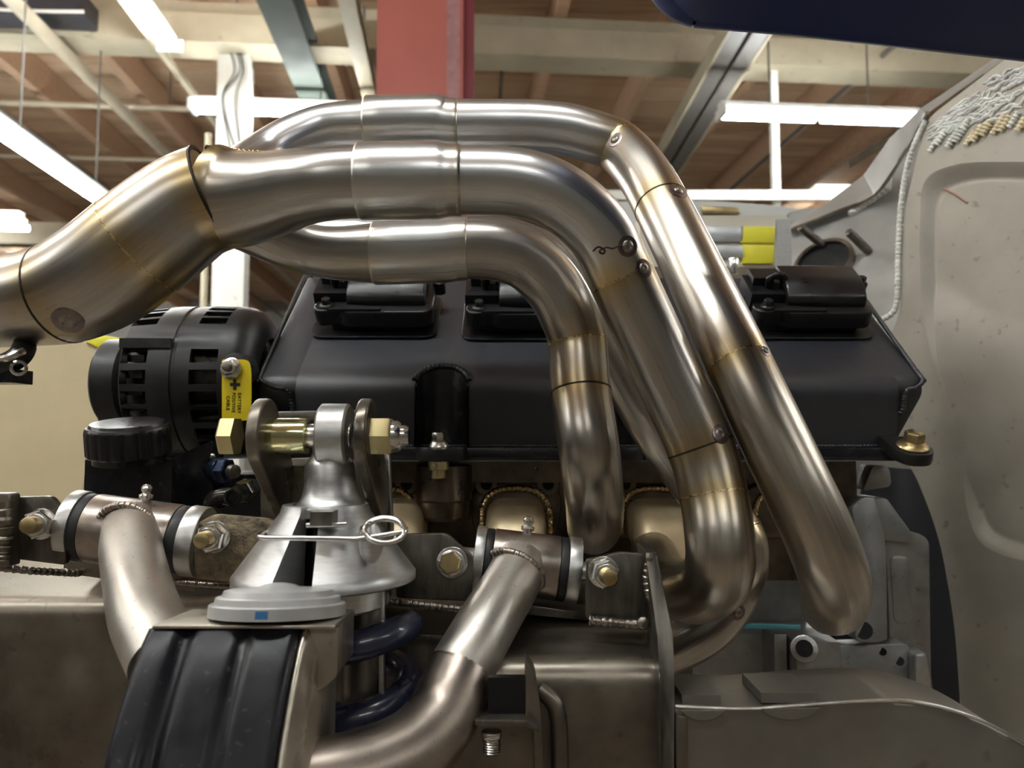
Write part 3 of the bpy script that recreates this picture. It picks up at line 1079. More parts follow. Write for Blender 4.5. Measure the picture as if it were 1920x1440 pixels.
# ------------------------------------------------------------------ engine: block, head, valve cover
YBK, YFR = .98, .79
zb, zf = zoff(516, YBK), zoff(716, YFR)
zfl = zoff(838, .80)
XL, XR = -.262, .425
blk = thing('engine_block', 'dark engine block low behind the header tubes', 'engine block', V((.1, 1.0, .75)))
mk('casting', box((P(500, 900, .95).x, .90, .62), (.338, 1.25, zoff(1092, .86)), .01), m_cast, blk)
mk('lower_block', box((P(1290, 1200, .86).x, .84, .62), (.338, .899, zoff(1180, .86)), .006, 2), m_cast, blk)
mk('block_step', box((P(1480, 1200, .8).x, .78, .62), (P(1560, 1200, .8).x, .84, zoff(1195, .8)), .008, 3), m_cast, blk)
mk('plug_boss', cyl(P(1508, 1216, .775), P(1508, 1216, .80), M(24, .8), 20, .002), m_alu, blk)
mk('plug_hole', cyl(P(1508, 1216, .7745), P(1508, 1216, .776), M(15, .8), 20), m_void, blk)
mk('rib', box((P(1440, 1200, .82).x, .80, .62), (P(1462, 1200, .82).x, .84, zoff(1180, .82)), .004, 2), m_cast, blk)
mk('dowel_hole', cyl(P(1507, 1275, .7785), P(1507, 1275, .781), M(16, .78), 20), m_void, blk)
tp = mk('teal_strip', plate([(1384, 1169), (1502, 1172), (1502, 1181), (1382, 1179)], .80, .004, .0008), m_teal, label='thin teal strip between the lower header tubes', cat='strip')

head = thing('cylinder_head', 'bronzed aluminium cylinder head with exhaust ports under the black valve cover', 'cylinder head', V((.1, .88, zoff(1010, .86))))
mk('casting', box((XL + .01, .865, zoff(1090, .86)), (.385, 1.0, zfl - .0145), .004), m_bronze, head)
mk('deck_edge', box((-.124, .785, zoff(864, .79)), (XR + .002, .99, min(zoff(852, .79), zfl - .0142)), .0015), m_fire2, head)
mk('upper_wall', box((XL + .03, .84, zoff(905, .84)), (XR - .06, .864, zoff(864, .79) - .0005), .003), m_bronze, head)
for cx_ in (715, 967, 1228, 1480):
    q = rnd([(cx_ - 88, 922, 30), (cx_ - 45, 900, 30), (cx_ + 45, 900, 30), (cx_ + 88, 922, 30), (cx_ + 76, 1010, 30), (cx_ - 76, 1010, 30)], 30, 6)
    mk('port_flange', extrude([P(x, y, .852) for x, y in q], V((0, .0125, 0)), .003, 2), m_bronze, head)
    q = rnd([(cx_ - 58, 932, 40), (cx_ + 58, 932, 40), (cx_ + 56, 1010, 20), (cx_ - 56, 1010, 20)], 20, 6)
    ring_pts = [P(x, y, .849) for x, y in spline([(cx_ - 64, 1000), (cx_ - 62, 950), (cx_ - 40, 922), (cx_, 915), (cx_ + 40, 922), (cx_ + 62, 950), (cx_ + 64, 1000)], 5)]
    mk('port_weld', bead(ring_pts, .0042, .005), m_weldgold, head)
for cx_ in (912, 1172, 1028, 762):
    mk('bolt_hole', cyl(P(cx_, 908, .8505), P(cx_, 908, .86), M(11, .85), 16), m_void, head)
    mk('hole_boss', ringpipe(P(cx_, 908, .8495), P(cx_, 908, .86), M(21, .85), M(11, .85), 20), m_bronze, head)
# round boss beneath the pocket
mk('spark_plug_boss', lathe(P(832, 975, .835), V((0, 0, 1)), [(0, M(38, .835)), (.004, M(46, .835)), (.02, M(48, .835)), (.022, M(52, .835)), (M(100, .835), M(52, .835)), (M(104, .835), M(46, .835))], 28), m_bronze, head)

# valve cover
vc = thing('valve_cover', 'black crinkle-coated fabricated valve cover with welded edges', 'valve cover', V((.08, .88, zfl - .012)))
x0b, x1b = P(552, 760, YFR).x, P(1688, 760, YFR).x
prof = rnd([(YFR + .012, zfl), (YFR, zf, .016), (YBK, zb, .012), (YBK + .02, zb - .02, .01), (YBK + .02, zfl)], 0, 7)
body = extr_x(prof, x0b, x1b, 0)
cut = []
for cxp, wd in ((828, 54), (1162, 50)):
    c = P(cxp, 850, YFR + .004)
    cut.append(cyl(V((c.x, YFR - .008, zfl - .02)), V((c.x, YFR - .008, zf + .06)), M(wd, YFR), 48))
body = mesh_sub(body, cut)
mk('body', body, m_crinkle, vc)
sl = V((0, YBK - YFR, zb - zf)).normalized()          # up the slope
nl = V((0, -sl.z, sl.y))                              # out of the slope
# end lips: the top plate runs out past the body over a set-back end wall
for s, xe, xi in ((-1, XL, x0b), (1, XR, x1b)):
    a = V((0, YFR + .006, zf + .002))
    prof = rnd([(YFR + .070, zfl), (YFR + .004, zf - .012, .008), (YFR + .006, zf + .004, .006), (YBK, zb, .012), (YBK + .02, zb - .02, .01), (YBK + .02, zfl)], 0, 5)
    xi2 = xi + s * -.001
    mk('end_wall', extr_x(prof, min(xe, xi2), max(xe, xi2), .002, 2), m_crinkle, vc)
    if s < 0:
        path = [V((xe, YBK + .015, zb - .012)), V((xe, YBK - .008, zb + .001)), V((xe, YFR + .02, zf + .016)), V((xe + .003, YFR + .002, zf + .002)), V((xe + .018, YFR - .001, zf - .006)), V((xi - .006, YFR - .002, zf - .010)), V((xi - .002, YFR + .002, zf - .03)), V((xi - .001, YFR + .008, zfl + .03))]
    else:
        path = [V((xe, YBK + .015, zb - .012)), V((xe, YBK - .008, zb + .001)), V((xe, YFR + .02, zf + .016)), V((xe - .001, YFR + .002, zf + .002)), V((xe - .010, YFR - .001, zf - .006)), V((xi + .006, YFR - .002, zf - .010)), V((xi + .003, YFR + .002, zf - .03)), V((xi + .003, YFR + .008, zfl + .035))]
    path = [V(q) for q in spline([tuple(p) for p in path], 8)]
    mk('end_weld', bead(path, .0026, .0034, 10, .3), m_crinkle if s > 0 else m_blackmet, vc)
for cxp, wd in ((828, 54), (1162, 50)):
    c = P(cxp, 850, YFR + .004)
    rr = M(wd, YFR)
    lo_ = zfl - .002
    # lining of the bolt pocket, a bent half tube
    pts = []
    N = 20
    slp = (zb - zf) / (YBK - YFR)
    bm = newbm()
    col_ = []
    for k in range(N + 1):
        t_ = math.asin(.010 / rr) + (math.pi - 2 * math.asin(.010 / rr)) * k / N
        ro, ri_ = [], []
        for r_ in (rr + .0002, rr - .0018):
            xx, yy = c.x - math.cos(t_) * r_, YFR - .008 + math.sin(t_) * r_
            zz = zf + (yy - YFR) * slp - .001 - .008 * max(0, 1 - (yy - YFR) / .008) ** 2
            ro.append((bm.verts.new(V((xx, yy, zfl + .0002))), bm.verts.new(V((xx, yy, zz)))))
        col_.append(ro)
    for k in range(N):
        (a0_, a1_), (b0_, b1_) = col_[k]
        (c0_, c1_), (d0_, d1_) = col_[k + 1]
        for f_ in ((a0_, c0_, c1_, a1_), (b0_, b1_, d1_, d0_), (a1_, c1_, d1_, b1_), (a0_, b0_, d0_, c0_)):
            bm.faces.new(f_)
    bmesh.ops.recalc_face_normals(bm, faces=bm.faces)
    mk('bolt_pocket', bm, m_gloss, vc)
    arc = []
    for k in range(21):
        t_ = math.asin(.012 / rr) + (math.pi - 2 * math.asin(.012 / rr)) * k / 20
        xx, yy = c.x - math.cos(t_) * (rr + .001), YFR - .008 + math.sin(t_) * (rr + .001)
        zz = zf + (yy - YFR) * slp + .0005 - .010 * max(0, 1 - (yy - YFR) / .008) ** 2
        arc.append(V((xx, yy - .0008, zz)))
    mk('pocket_weld', bead(arc, .0036, .0048, 10, .3), m_blackmet, vc)
    q = [(c.x + math.cos(math.pi + math.pi * k / 12) * rr * .86, YFR + .004 + math.sin(math.pi + math.pi * k / 12) * rr * .62) for k in range(13)]
    q = [(c.x - rr * .86, YFR + .05)] + q + [(c.x + rr * .86, YFR + .05)]
    mk('bolt_ear', extrude([V((x, y, zfl - .014)) for x, y in q], V((0, 0, .014)), .0012, 2), m_blackmet, vc)
fl = rnd([(XL + .012, YFR + .004), (x1b - .004, YFR + .004), (x1b - .002, YFR - .012, .012), (x1b + .016, YFR - .026, .02), (x1b + .026, YFR - .012, .012), (x1b + .026, YBK + .02), (XL + .012, YBK + .02)], 0, 5)
mk('mounting_flange', extrude([V((x, y, zfl - .014)) for x, y in fl], V((0, 0, .0139)), .0015, 2), m_gloss, vc)
mk('flange_weld', bead([V((x0b + .02, YFR + .010, zfl + .001)), V((x1b - .01, YFR + .010, zfl + .001))], .0018, .004, 8, .3), m_crinkle, vc)


def flange_bolt(base, ax, r, h, m, parent, name='bolt'):
    """washer, flange head and crown as one small fastener with two parts of its own"""
    o = mk(name, hexp(base + ax * h * .35, ax, r, h * .65, rot=.3), m, parent)
    mk('washer', lathe(base, ax, [(0, r * 1.5), (h * .12, r * 1.55), (h * .22, r * 1.5), (h * .38, r * 1.05)], 24), m, o)
    return o


def bolt_thing(label, base, ax, r, h, m, collar=True, group=None):
    t = thing('hex_bolt', label, 'bolt', base, group)
    mk('flange', lathe(base, ax, [(0, r * 1.55), (h * .10, r * 1.6), (h * .2, r * 1.5), (h * .42, r * 1.02)], 24), m, t)
    mk('hex_head', hexp(base + ax * h * .40, ax, r, h * .62, rot=.35), m, t)
    if collar:
        mk('dished_crown', lathe(base + ax * h * 1.0, ax, [(.0002, r * .68), (h * .05, r * .6)], 18), m, t)
    return t


upv = V((0, -.30, 1)).normalized()
eb = P(823, 838, YFR - .006)
bolt_thing('small zinc bolt in the arched pocket of the valve cover', V((eb.x, YFR - .008, zfl + .0003)), upv, .0066, .015, m_chrome)
mk('bolt_bush', lathe(V((eb.x, YFR - .008, zfl - .0145)), V((0, 0, -1)), [(0, .0105), (.008, .0105), (.0085, .0078), (.016, .0078), (.017, .0066)], 24), m_gold, label='brass bush below the pocket bolt of the valve cover', cat='bush')
ear_ax = V((0, -.42, 1)).normalized()
ec = P(1706, 838, YFR - .014)
q = [(-.020, .030), (-.018, -.006, .008), (-.010, -.019, .010), (.010, -.019, .010), (.0195, -.006, .010), (.0195, .030)]
bm = extrude([V((x, y, 0)) for x, y in rnd(q, 0, 6)], V((0, 0, .0125)), .0012, 2)
ry = V((0, 1, .42)).normalized()
bm.transform(Matrix(((1, 0, 0, ec.x), (0, ry.y, ear_ax.y, ec.y), (0, ry.z, ear_ax.z, ec.z - .012), (0, 0, 0, 1))))
mk('flange_ear', bm, m_blackmet, vc)
bolt_thing('gold bolt on the right-hand ear of the valve cover flange', ec + V((0, 0, -.012)) + ear_ax * .0127, ear_ax, .0098, .016, m_brass)

# ignition coils
EX = V((1, 0, 0))


def cmat(px, py):
    base = PP(px, py, V((0, YFR, zf + .001)), nl)
    m = Matrix((( 1, 0, 0, base.x), (0, -sl.y, nl.y, base.y), (0, -sl.z, nl.z, base.z), (0, 0, 0, 1)))
    return m, base


def coil(label, px, py):
    m, base = cmat(px, py)
    t = thing('ignition_coil', label, 'ignition coil', base, 'ignition coils on the valve cover')
    q = rnd([(-.072, -.05), (.070, -.05), (.070, .048), (-.072, .048)], .016, 5)
    bm = extrude([V((x, y, 0.0006)) for x, y in q], V((0, 0, .0028)), .0006, 1)
    bm.transform(m)
    mk('gasket_plate', bm, m_black, t)
    q = rnd([(-.050, -.030), (.054, -.030), (.054, .034), (-.050, .034)], .006, 3)
    bm = extrude([V((x, y, .0036)) for x, y in q], V((0, 0, .0072)), .001, 1)
    bm.transform(m)
    mk('pedestal', bm, m_black, t)
    q = rnd([(-.056, -.034), (.058, -.034), (.066, -.024), (.066, .034), (.058, .042), (-.030, .042), (-.038, .036), (-.060, .040), (-.068, .030), (-.064, .012), (-.056, .008)], .006, 4)
    bm = extrude([V((x, y, .0110)) for x, y in q], V((0, 0, .0205)), .003, 3)
    bm.transform(m)
    mk('lower_housing', bm, m_black, t)
    prof_ = rnd([(-.032, .028), (-.032, .054, .004), (.008, .054, .012), (.028, .042, .014), (.028, .028)], 0, 6)
    bm = extrude([V((-.030, y, z)) for y, z in prof_], V((.088, 0, 0)), .0025, 2)
    bm.transform(m)
    mk('upper_housing', bm, m_black, t)
    bm = box((-.068, -.030, .020), (-.031, .018, .042), .003, 2)
    bm = box((-.062, -.028, .0415), (-.0305, -.004, .051), .003, 2, bm)
    bm.transform(m)
    c = mk('connector', bm, m_black, t)
    arch = [V((-.046, .002, .042)), V((-.047, .002, .052)), V((-.040, .002, .058)), V((-.030, .002, .056)), V((-.029, .004, .044))]
    bm = sweep([V(q) for q in spline([tuple(p) for p in arch], 5)], [.0035] * 21, 10)
    bm.transform(m)
    mk('latch_arch', bm, m_gloss, c)
    bm = box((-.040, -.002, .042), (-.034, .006, .050), .0008, 1)
    bm.transform(m)
    mk('latch_tab', bm, m_blackmet, c)
    bm = extrude([V((x, y, .0317)) for x, y in rnd([(-.032, .030), (.010, .036), (.010, .041), (-.050, .041)], .002, 3)], V((0, 0, .003)), .0006, 1)
    bm.transform(m)
    mk('web_rib', bm, m_black, t)
    for bx, by, bz in ((-.052, .029, .0317), (.070, -.022, .034)):
        bm = lathe(V((bx, by, bz - .012)), V((0, 0, 1)), [(0, .0075), (.010, .0075), (.012, .0068)], 20)
        bm.transform(m)
        e = mk('bolt_boss', bm, m_black, t)
        bm = lathe(V((bx, by, bz)), V((0, 0, 1)), [(0, .0078), (.001, .008), (.002, .0075), (.0035, .0055)], 20)
        hexp(V((bx, by, bz + .0034)), V((0, 0, 1)), .0052, .006, bm, .2)
        bm.transform(m)
        mk('boss_bolt', bm, m_blackmet, e)
    return t


coil('left black ignition coil directly above the arched bolt pocket', 712, 596)
coil('middle black ignition coil half hidden by the shortest header tube', 985, 600)
coil('right black ignition coil in full view beside the firewall', 1500, 598)

# ------------------------------------------------------------------ alternator
YA = .86
ra = .085
za = zoff(577, YA) - ra
alt = thing('alternator', 'black alternator with slotted housing under the exhaust elbow', 'alternator', V((-.335, YA, za - ra)))
xs = [-.406, -.4035, -.399, -.371, -.362, -.3475, -.3465, -.3435, -.3425, -.327, -.299, -.288, -.277, -.270, -.267]
rs_ = [.066, .074, .0815, .0845, .0850, .0850, .0835, .0835, .0850, .0852, .0845, .0835, .078, .066, .050]
NA = 144


def alt_r(x, r, deg):
    if 24 <= deg <= 30 and x < -.30:
        return r * 1.012
    return r


slots = [(76, 2.5), (66, 3.0), (56, 3.0), (46, 3.0)] + [(14 - 14 * k, 5.0) for k in range(6)] + [(116 + 14 * k, 5) for k in range(8)]


def in_slot(d):
    for c, h in slots:
        if abs((d - c + 180) % 360 - 180) < h:
            return True
    return False


bm = newbm()
rings = []
for x, r in zip(xs, rs_):
    ring = []
    for i in range(NA):
        dg_ = i * 360 / NA
        rr = alt_r(x, r, dg_)
        ring.append(bm.verts.new(V((x, YA - rr * math.cos(R(dg_)), za + rr * math.sin(R(dg_))))))
    rings.append(ring)
for j in range(len(xs) - 1):
    sl_band = j in (2, 9)
    for i in range(NA):
        if sl_band and in_slot((i + .5) * 360 / NA):
            continue
        k = (i + 1) % NA
        bm.faces.new((rings[j][i], rings[j][k], rings[j + 1][k], rings[j + 1][i]))
bmesh.ops.recalc_face_normals(bm, faces=bm.faces)
bmesh.ops.solidify(bm, geom=bm.faces[:], thickness=.006)
mk('housing', bm, m_blackmet, alt)
mk('rotor_core', lathe(V((-.402, YA, za)), V((1, 0, 0)), [(0, .060), (.03, .070), (.034, .074), (.05, .074), (.08, .072), (.12, .066), (.13, .05)], 36), m_fit, alt)
for d in (14, 0, -14, -28, -42):
    q = V((-.385, YA - .071 * math.cos(R(d + 3)), za + .071 * math.sin(R(d + 3))))
    mk('stator_tooth', box((q.x - .012, q.y - .003, q.z - .004), (q.x + .006, q.y + .004, q.z + .003), .001), m_fit, alt)
sw = [(238, 640, 6), (208, 655, 30), (190, 715, 30), (182, 800, 20), (150, 955), (330, 955), (330, 800), (238, 800)]
mk('mount_bracket', plate(sw, .865, .05, .002), m_blackmet, alt)
mk('front_pulley', ringpipe(V((-.455, YA + .01, za)), V((-.425, YA + .01, za)), .050, .02, 40, .003), m_blackmet, alt)
bp_ = V((P(438, 690, .768).x, .768, P(438, 690, .768).z))
mk('terminal_boss', cyl(bp_ + V((0, .006, .0)), bp_ + V((0, .03, 0)), M(30, .78), 28, .002), m_black, alt)
mk('rib_boss', box((-.400, YA - ra + .0035, za + .030), (-.3475, YA - ra + .03, za + .040), .004, 3), m_blackmet, alt)

tg = thing('warning_tag', 'yellow battery positive cable tag hanging from the alternator terminal', 'tag', P(442, 790, .768))
tagp = rnd([(416, 674, 4), (468, 674, 14), (471, 700, 8), (471, 788, 2), (416, 790, 2)], 2, 4)
mk('card', extrude([P(x, y, .7685) for x, y in tagp], V((0, .0012, 0)), 0), m_label, tg)


def lettering(txt, px, py, Y, hpx, down=True, wscale=1.0):
    cu = bpy.data.curves.new('lettering', 'FONT')
    cu.body = txt
    cu.size = M(hpx, Y) * 1.38
    cu.extrude = .00015
    cu.align_x = 'LEFT'
    cu.space_character = 1.05
    cu.materials.append(m_ink)
    o = bpy.data.objects.new('tmp', cu)
    COL.objects.link(o)
    bpy.context.view_layer.update()
    me = bpy.data.meshes.new_from_object(o.evaluated_get(bpy.context.evaluated_depsgraph_get()))
    bpy.data.objects.remove(o)
    bpy.data.curves.remove(cu)
    me.name = 'lettering'
    o = bpy.data.objects.new('lettering', me)
    COL.objects.link(o)
    p = P(px, py, Y)
    rot = Matrix(((0, 1, 0), (0, 0, -1), (-1, 0, 0))) if down else Matrix(((1, 0, 0), (0, 0, -1), (0, 1, 0)))
    o.parent = tg
    o.matrix_local = Matrix.Translation(p - ORG[tg.name]) @ rot.to_4x4() @ Matrix.Diagonal((wscale, 1, 1, 1))
    return o


lettering('BATTERY', 446, 736, .7683, 6.6)
lettering('POSITIVE', 435.5, 736, .7683, 6.6)
lettering('CABLE', 425, 742, .7683, 6.6)
mk('plus_sign', plate([(431, 718), (437, 718), (437, 711), (443, 711), (443, 718), (450, 718), (450, 724), (443, 724), (443, 731), (437, 731), (437, 724), (431, 724)], .7682, .0003, 0), m_ink, tg)
tn = thing('terminal_nut', 'silver flange nut and stud holding the yellow tag', 'nut', P(434, 705, .768))
q = P(434, 691, .7682)
ax = V((-.1, -1, .05)).normalized()
mk('washer_flange', lathe(q, ax, [(0, M(20, .78)), (.002, M(20, .78)), (.0035, M(15, .78))], 28), m_chrome, tn)
mk('hex', hexp(q + ax * .003, ax, M(15, .78), .006, rot=.2), m_chrome, tn)
mk('stud_end', cyl(q + ax * .008, q + ax * .013, M(8, .78), 18, .001), m_steel2, tn)

# ------------------------------------------------------------------ power steering reservoir and fittings
YR = .735
res = thing('fluid_reservoir', 'black fluid reservoir with ribbed round cap in front of the alternator', 'reservoir', P(240, 945, YR))
mk('tank', box((P(158, 900, YR - .03).x, YR - .03, zoff(960, YR - .03)), (P(322, 900, YR - .03).x, YR + .05, zoff(862, YR - .03)), .004, 3), m_gloss, res)
mk('side_wing', extrude([P(318, 862, YR - .025), P(352, 845, YR - .02), P(398, 826, YR), P(398, 960, YR), P(318, 960, YR - .025)], V((.0, .03, .0)), .001), m_gloss, res)
cap_ax = V((0, -.20, 1)).normalized()
cc = P(243, 852, YR - .035)
rc = M(73, YR - .03)
mk('filler_neck', lathe(cc - cap_ax * .006, cap_ax, [(0, rc * .86), (.008, rc * .86)], 32), m_gloss, res)
bm = newbm()
NC = 120
prof_ = [(0, .96), (.002, 1.0), (.022, 1.0), (.0245, .985), (.0265, .95), (.0272, .90), (.0295, .86), (.0302, .70), (.0306, 0.3)]
a_, u_, v_ = frame_for(cap_ax)
rr_ = []
for s_2, f_ in prof_:
    ring = []
    for i in range(NC):
        k_ = .972 if (i % 6) in (0, 1) and .0015 < s_2 < .0225 else 1.0
        t_ = 2 * math.pi * i / NC
        ring.append(bm.verts.new(cc + a_ * s_2 + (u_ * math.cos(t_) + v_ * math.sin(t_)) * rc * f_ * k_))
    rr_.append(ring)
for j in range(len(rr_) - 1):
    for i in range(NC):
        k = (i + 1) % NC
        bm.faces.new((rr_[j][i], rr_[j][k], rr_[j + 1][k], rr_[j + 1][i]))
bm.faces.new(rr_[0])
bm.faces.new(rr_[-1])
bmesh.ops.recalc_face_normals(bm, faces=bm.faces)
mk('screw_cap', bm, m_black, res, smooth=22)
pb = thing('pump_bracket', 'black bracket block behind the reservoir and shock mount', 'bracket', P(420, 1000, .80))
mk('block', box((P(330, 900, .80).x, .80, zoff(1040, .8)), (P(490, 900, .8).x, .90, zoff(890, .8)), .006), m_gloss, pb)
hf = thing('hose_fitting', 'dark blue hose fitting with silver nut behind the shock mount', 'fitting', P(405, 905, .74))
mk('hose_end', cyl(P(388, 880, .75), P(418, 882, .735), M(24, .74), 20, .002), m_fitblue, hf)
mk('hex_nut', hexp(P(414, 882, .737), V((1, -.35, 0)).normalized(), M(23, .74), .010), m_fitblue, hf)
mk('tip', cyl(P(432, 884, .728), P(442, 884, .724), M(13, .73), 16, .001), m_steel2, hf)
mk('small_screw', sphere(P(398, 855, .735), .003, seg=10), m_chrome, hf)
af = thing('flare_fitting', 'dark open-ended flare fitting below the shock mount bolt head', 'fitting', P(450, 945, .66))
d_ = (P(430, 935, .64) - P(486, 908, .70)).normalized()
q = P(486, 908, .70)
L_ = (P(436, 932, .645) - q).length
mk('stem', cyl(q, q + d_ * L_ * .5, M(11, .68), 16, .001), m_chrome, af)
mk('hex_collar', hexp(q + d_ * L_ * .35, d_, M(22, .66), L_ * .32), m_fit, af)
mk('flare', ringpipe(q + d_ * L_ * .6, q + d_ * L_, M(17, .65), M(11, .65), 24, .001), m_fit, af)
mk('bore', cyl(q + d_ * L_ * .62, q + d_ * L_ * .97, M(11, .65) * .98, 20), m_void, af)
hf2 = thing('elbow_fitting', 'dim black elbow fitting beside the open flare fitting', 'fitting', P(415, 960, .70))
mk('elbow', sweep([V(q) for q in spline([tuple(P(395, 950, .70)), tuple(P(405, 935, .70)), tuple(P(425, 930, .70)), tuple(P(438, 935, .70))], 5)], [M(16, .7)] * 16, 14), m_fit, hf2)
mk('hex_nut', hexp(P(396, 966, .70), V((0, 0, 1)), M(20, .7), M(16, .7)), m_fit, hf2)

# ------------------------------------------------------------------ bell housing at the firewall
bh = thing('bell_housing', 'bare aluminium bell housing plates between the engine and the firewall', 'bell housing', P(1670, 1300, .80))
q = rnd([(1596, 958, 6), (1616, 932, 6), (1652, 934, 6), (1690, 1010, 10), (1700, 1095, 30), (1664, 1200, 8), (1604, 1205, 8), (1622, 1160, 30), (1625, 1060)], 4)
mk('front_flange', plate([(1598, 952, 6), (1618, 932, 6), (1640, 932), (1662, 1010, 20), (1664, 1085, 20), (1665, 1200, 6), (1648, 1206, 14), (1604, 1204, 14), (1604, 1170, 14), (1628, 1150, 10), (1626, 1085, 30), (1606, 1010, 20)], .80, .030, .002, 0), m_aluflat, bh)
mk('shoulder', plate([(1616, 934), (1664, 934, 8), (1712, 1000, 10), (1712, 1020), (1640, 1012)], .832, .05, .003), m_aluflat, bh)
mk('side_wall', plate([(1640, 996, 8), (1720, 998, 16), (1742, 1012, 14), (1746, 1290), (1670, 1290), (1668, 1175, 24), (1660, 1010, 20)], .84, .07, .006, 0, None, 3), m_cast, bh)
mk('lug_pad', plate([(1668, 1040, 18), (1706, 1042, 14), (1714, 1170, 20), (1676, 1172, 20)], .8385, .02, .003), m_aluflat, bh)
mk('lower_flange', plate([(1575, 1210), (1640, 1208, 10), (1700, 1206, 20), (1712, 1222, 14), (1742, 1222, 14), (1752, 1310), (1575, 1310)], .815, .024, .002), m_aluflat, bh)
mk('lower_edge', plate([(1716, 1226, 6), (1738, 1226, 8), (1746, 1276), (1746, 1330), (1718, 1330)], .800, .0145, .002), m_alu, bh)
for x, y, Y_, rr in ((1648, 1019, .8395, 12), (1619, 1182, .7995, 16), (1655, 1222, .8145, 7), (1687, 1240, .8145, 8), (1637, 1278, .8145, 10)):
    mk('bolt_hole', cyl(P(x, y, Y_ - .0006), P(x, y, Y_ + .002), M(rr, Y_), 18), m_void, bh)
mk('cover_lip', plate([(1638, 872, 6), (1668, 874, 14), (1672, 912, 10), (1618, 920, 8)], .86, .02, .003), m_cast, bh)
mk('dark_cavity', plate([(1625, 872), (1720, 880), (1770, 990), (1795, 1160), (1802, 1330), (1560, 1330), (1560, 1150)], 1.03, .02, .002), mat('recess_shade', (.012, .014, .022), .6), t if False else bh)  # dark plate, with the shade of the recess put into its colour

# ------------------------------------------------------------------ exhaust header
RT_ = .0235
hd = thing('exhaust_header', 'welded stainless exhaust header of four tubes merging into a collector and bent outlet pipe', 'exhaust header', P(1100, 1000, .60))


def run(ctrl, sub=8):
    """ctrl rows (px, py, Y[, rpx]) -> points and radii in metres"""
    rows = []
    for c in ctrl:
        p = P(c[0], c[1], c[2])
        rows.append((p.x, p.y, p.z, M(c[3], c[2]) if len(c) > 3 else RT_))
    q = spline(rows, sub)
    return [V(k[:3]) for k in q], [k[3] for k in q]


def tube_run(ctrl, seams, names, mats, sub=8, heats=None, end_heat=(0, 0), bases=(0, .12, .16, .26, .26)):
    pts, rad = run(ctrl, sub)
    cuts = [0] + [s * sub for s in seams] + [len(pts) - 1]
    for i in range(len(cuts) - 1):
        a, b_ = cuts[i], cuts[i + 1]
        P_, R_ = pts[a:b_ + 1], rad[a:b_ + 1]
        h0 = (.85 if i > 0 else end_heat[0])
        h1 = (.85 if i < len(cuts) - 2 else end_heat[1])
        if heats:
            h0, h1 = heats[i]
        mk(names[min(i, len(names) - 1)], sweep(P_, R_, 36, heat=(h0, h1), hw=.020, base=bases[min(i, len(bases) - 1)]), mats[min(i, len(mats) - 1)], hd, smooth=60)
        if i > 0:
            ax = (pts[a + 1] - pts[a - 1]).normalized()
            r = rad[a]
            c = pts[a]
            mk('seam_ring', lathe(c - ax * .0007, ax, [(0, r - .001), (0, r + .00035), (.0014, r + .00035), (.0014, r - .001)], 40, closed=True), m_weldgold if i % 2 else m_seam, hd)
    return pts, rad


def header_tree():
    vs, fs = [], []
    for o in hd.children:
        if o.type == 'MESH':
            b0 = len(vs)
            vs += [v.co + ORG[hd.name] for v in o.data.vertices]
            fs += [tuple(b0 + i for i in p.vertices) for p in o.data.polygons]
    return BVHTree.FromPolygons(vs, fs)


def tack(tree, px, py, r=9, ring=1.7):
    d = ray(px, py).normalized()
    p, n, _, _ = tree.ray_cast(CAM, d)
    if p is None:
        return
    if n.dot(d) > 0:
        n = -n
    q = M(r, (p - CAM).y)
    mk('tack_weld', lathe(p, n, [(-.002, q), (.0004, q), (.0012, q * .85), (.0016, q * .5), (.0010, q * .3)], 18), m_weld, hd)
    mk('tack_halo', lathe(p, n, [(-.0015, q * ring), (.0002, q * ring), (.0004, q * ring * .9), (.0004, q * .8)], 24), m_halo, hd)


A_ = [(1160, 276, .692), (1206, 326, .665), (1241, 387, .640), (1314, 535, .590), (1384, 681, .552), (1470, 862, .532), (1528, 985, .527), (1558, 1062, .533), (1568, 1108, .553), (1565, 1130, .595), (1555, 1138, .68)]
tube_run([(845, 236, .69), (930, 236, .69), (1000, 237, .692), (1060, 243, .692), (1110, 256, .692)] + A_, [5, 7, 9], ['primary_tube'], [m_stain2, m_stain, m_stain, m_stain])
B_ = [(845, 339, .524), (900, 339, .524), (950, 341, .524), (998, 349, .524), (1045, 368, .526), (1092, 402, .530), (1132, 448, .535), (1166, 521, .542), (1245, 690, .547), (1313, 838, .546), (1338, 930, .540), (1349, 1005, .532), (1350, 1055, .532), (1336, 1092, .545), (1300, 1108, .575), (1262, 1100, .63), (1240, 1080, .68), (1228, 1056, .735), (1226, 1036, .80)]
tube_run(B_, [7, 9, 10], ['primary_tube'], [m_stain2, m_stain, m_stain, m_stain])
C_ = [(862, 467, .594), (905, 467, .594), (945, 473, .596), (990, 491, .60), (1034, 533, .604), (1064, 585, .606), (1082, 640, .612), (1089, 735, .602), (1103, 835, .590), (1111, 905, .605), (1115, 950, .625), (1115, 978, .65), (1113, 990, .70), (1112, 990, .80)]
tube_run(C_, [6, 7], ['primary_tube'], [m_stain, m_stain, m_stain])
D_ = [(845, 455, .70), (905, 452, .70), (965, 460, .70), (1030, 492, .70), (1092, 560, .70), (1150, 660, .70), (1230, 800, .70), (1320, 925, .695), (1380, 1000, .68), (1388, 1060, .675), (1362, 1125, .67), (1320, 1174, .67), (1262, 1207, .675), (1195, 1224, .68)]
tube_run(D_, [8], ['primary_tube'], [m_stain, m_stain])


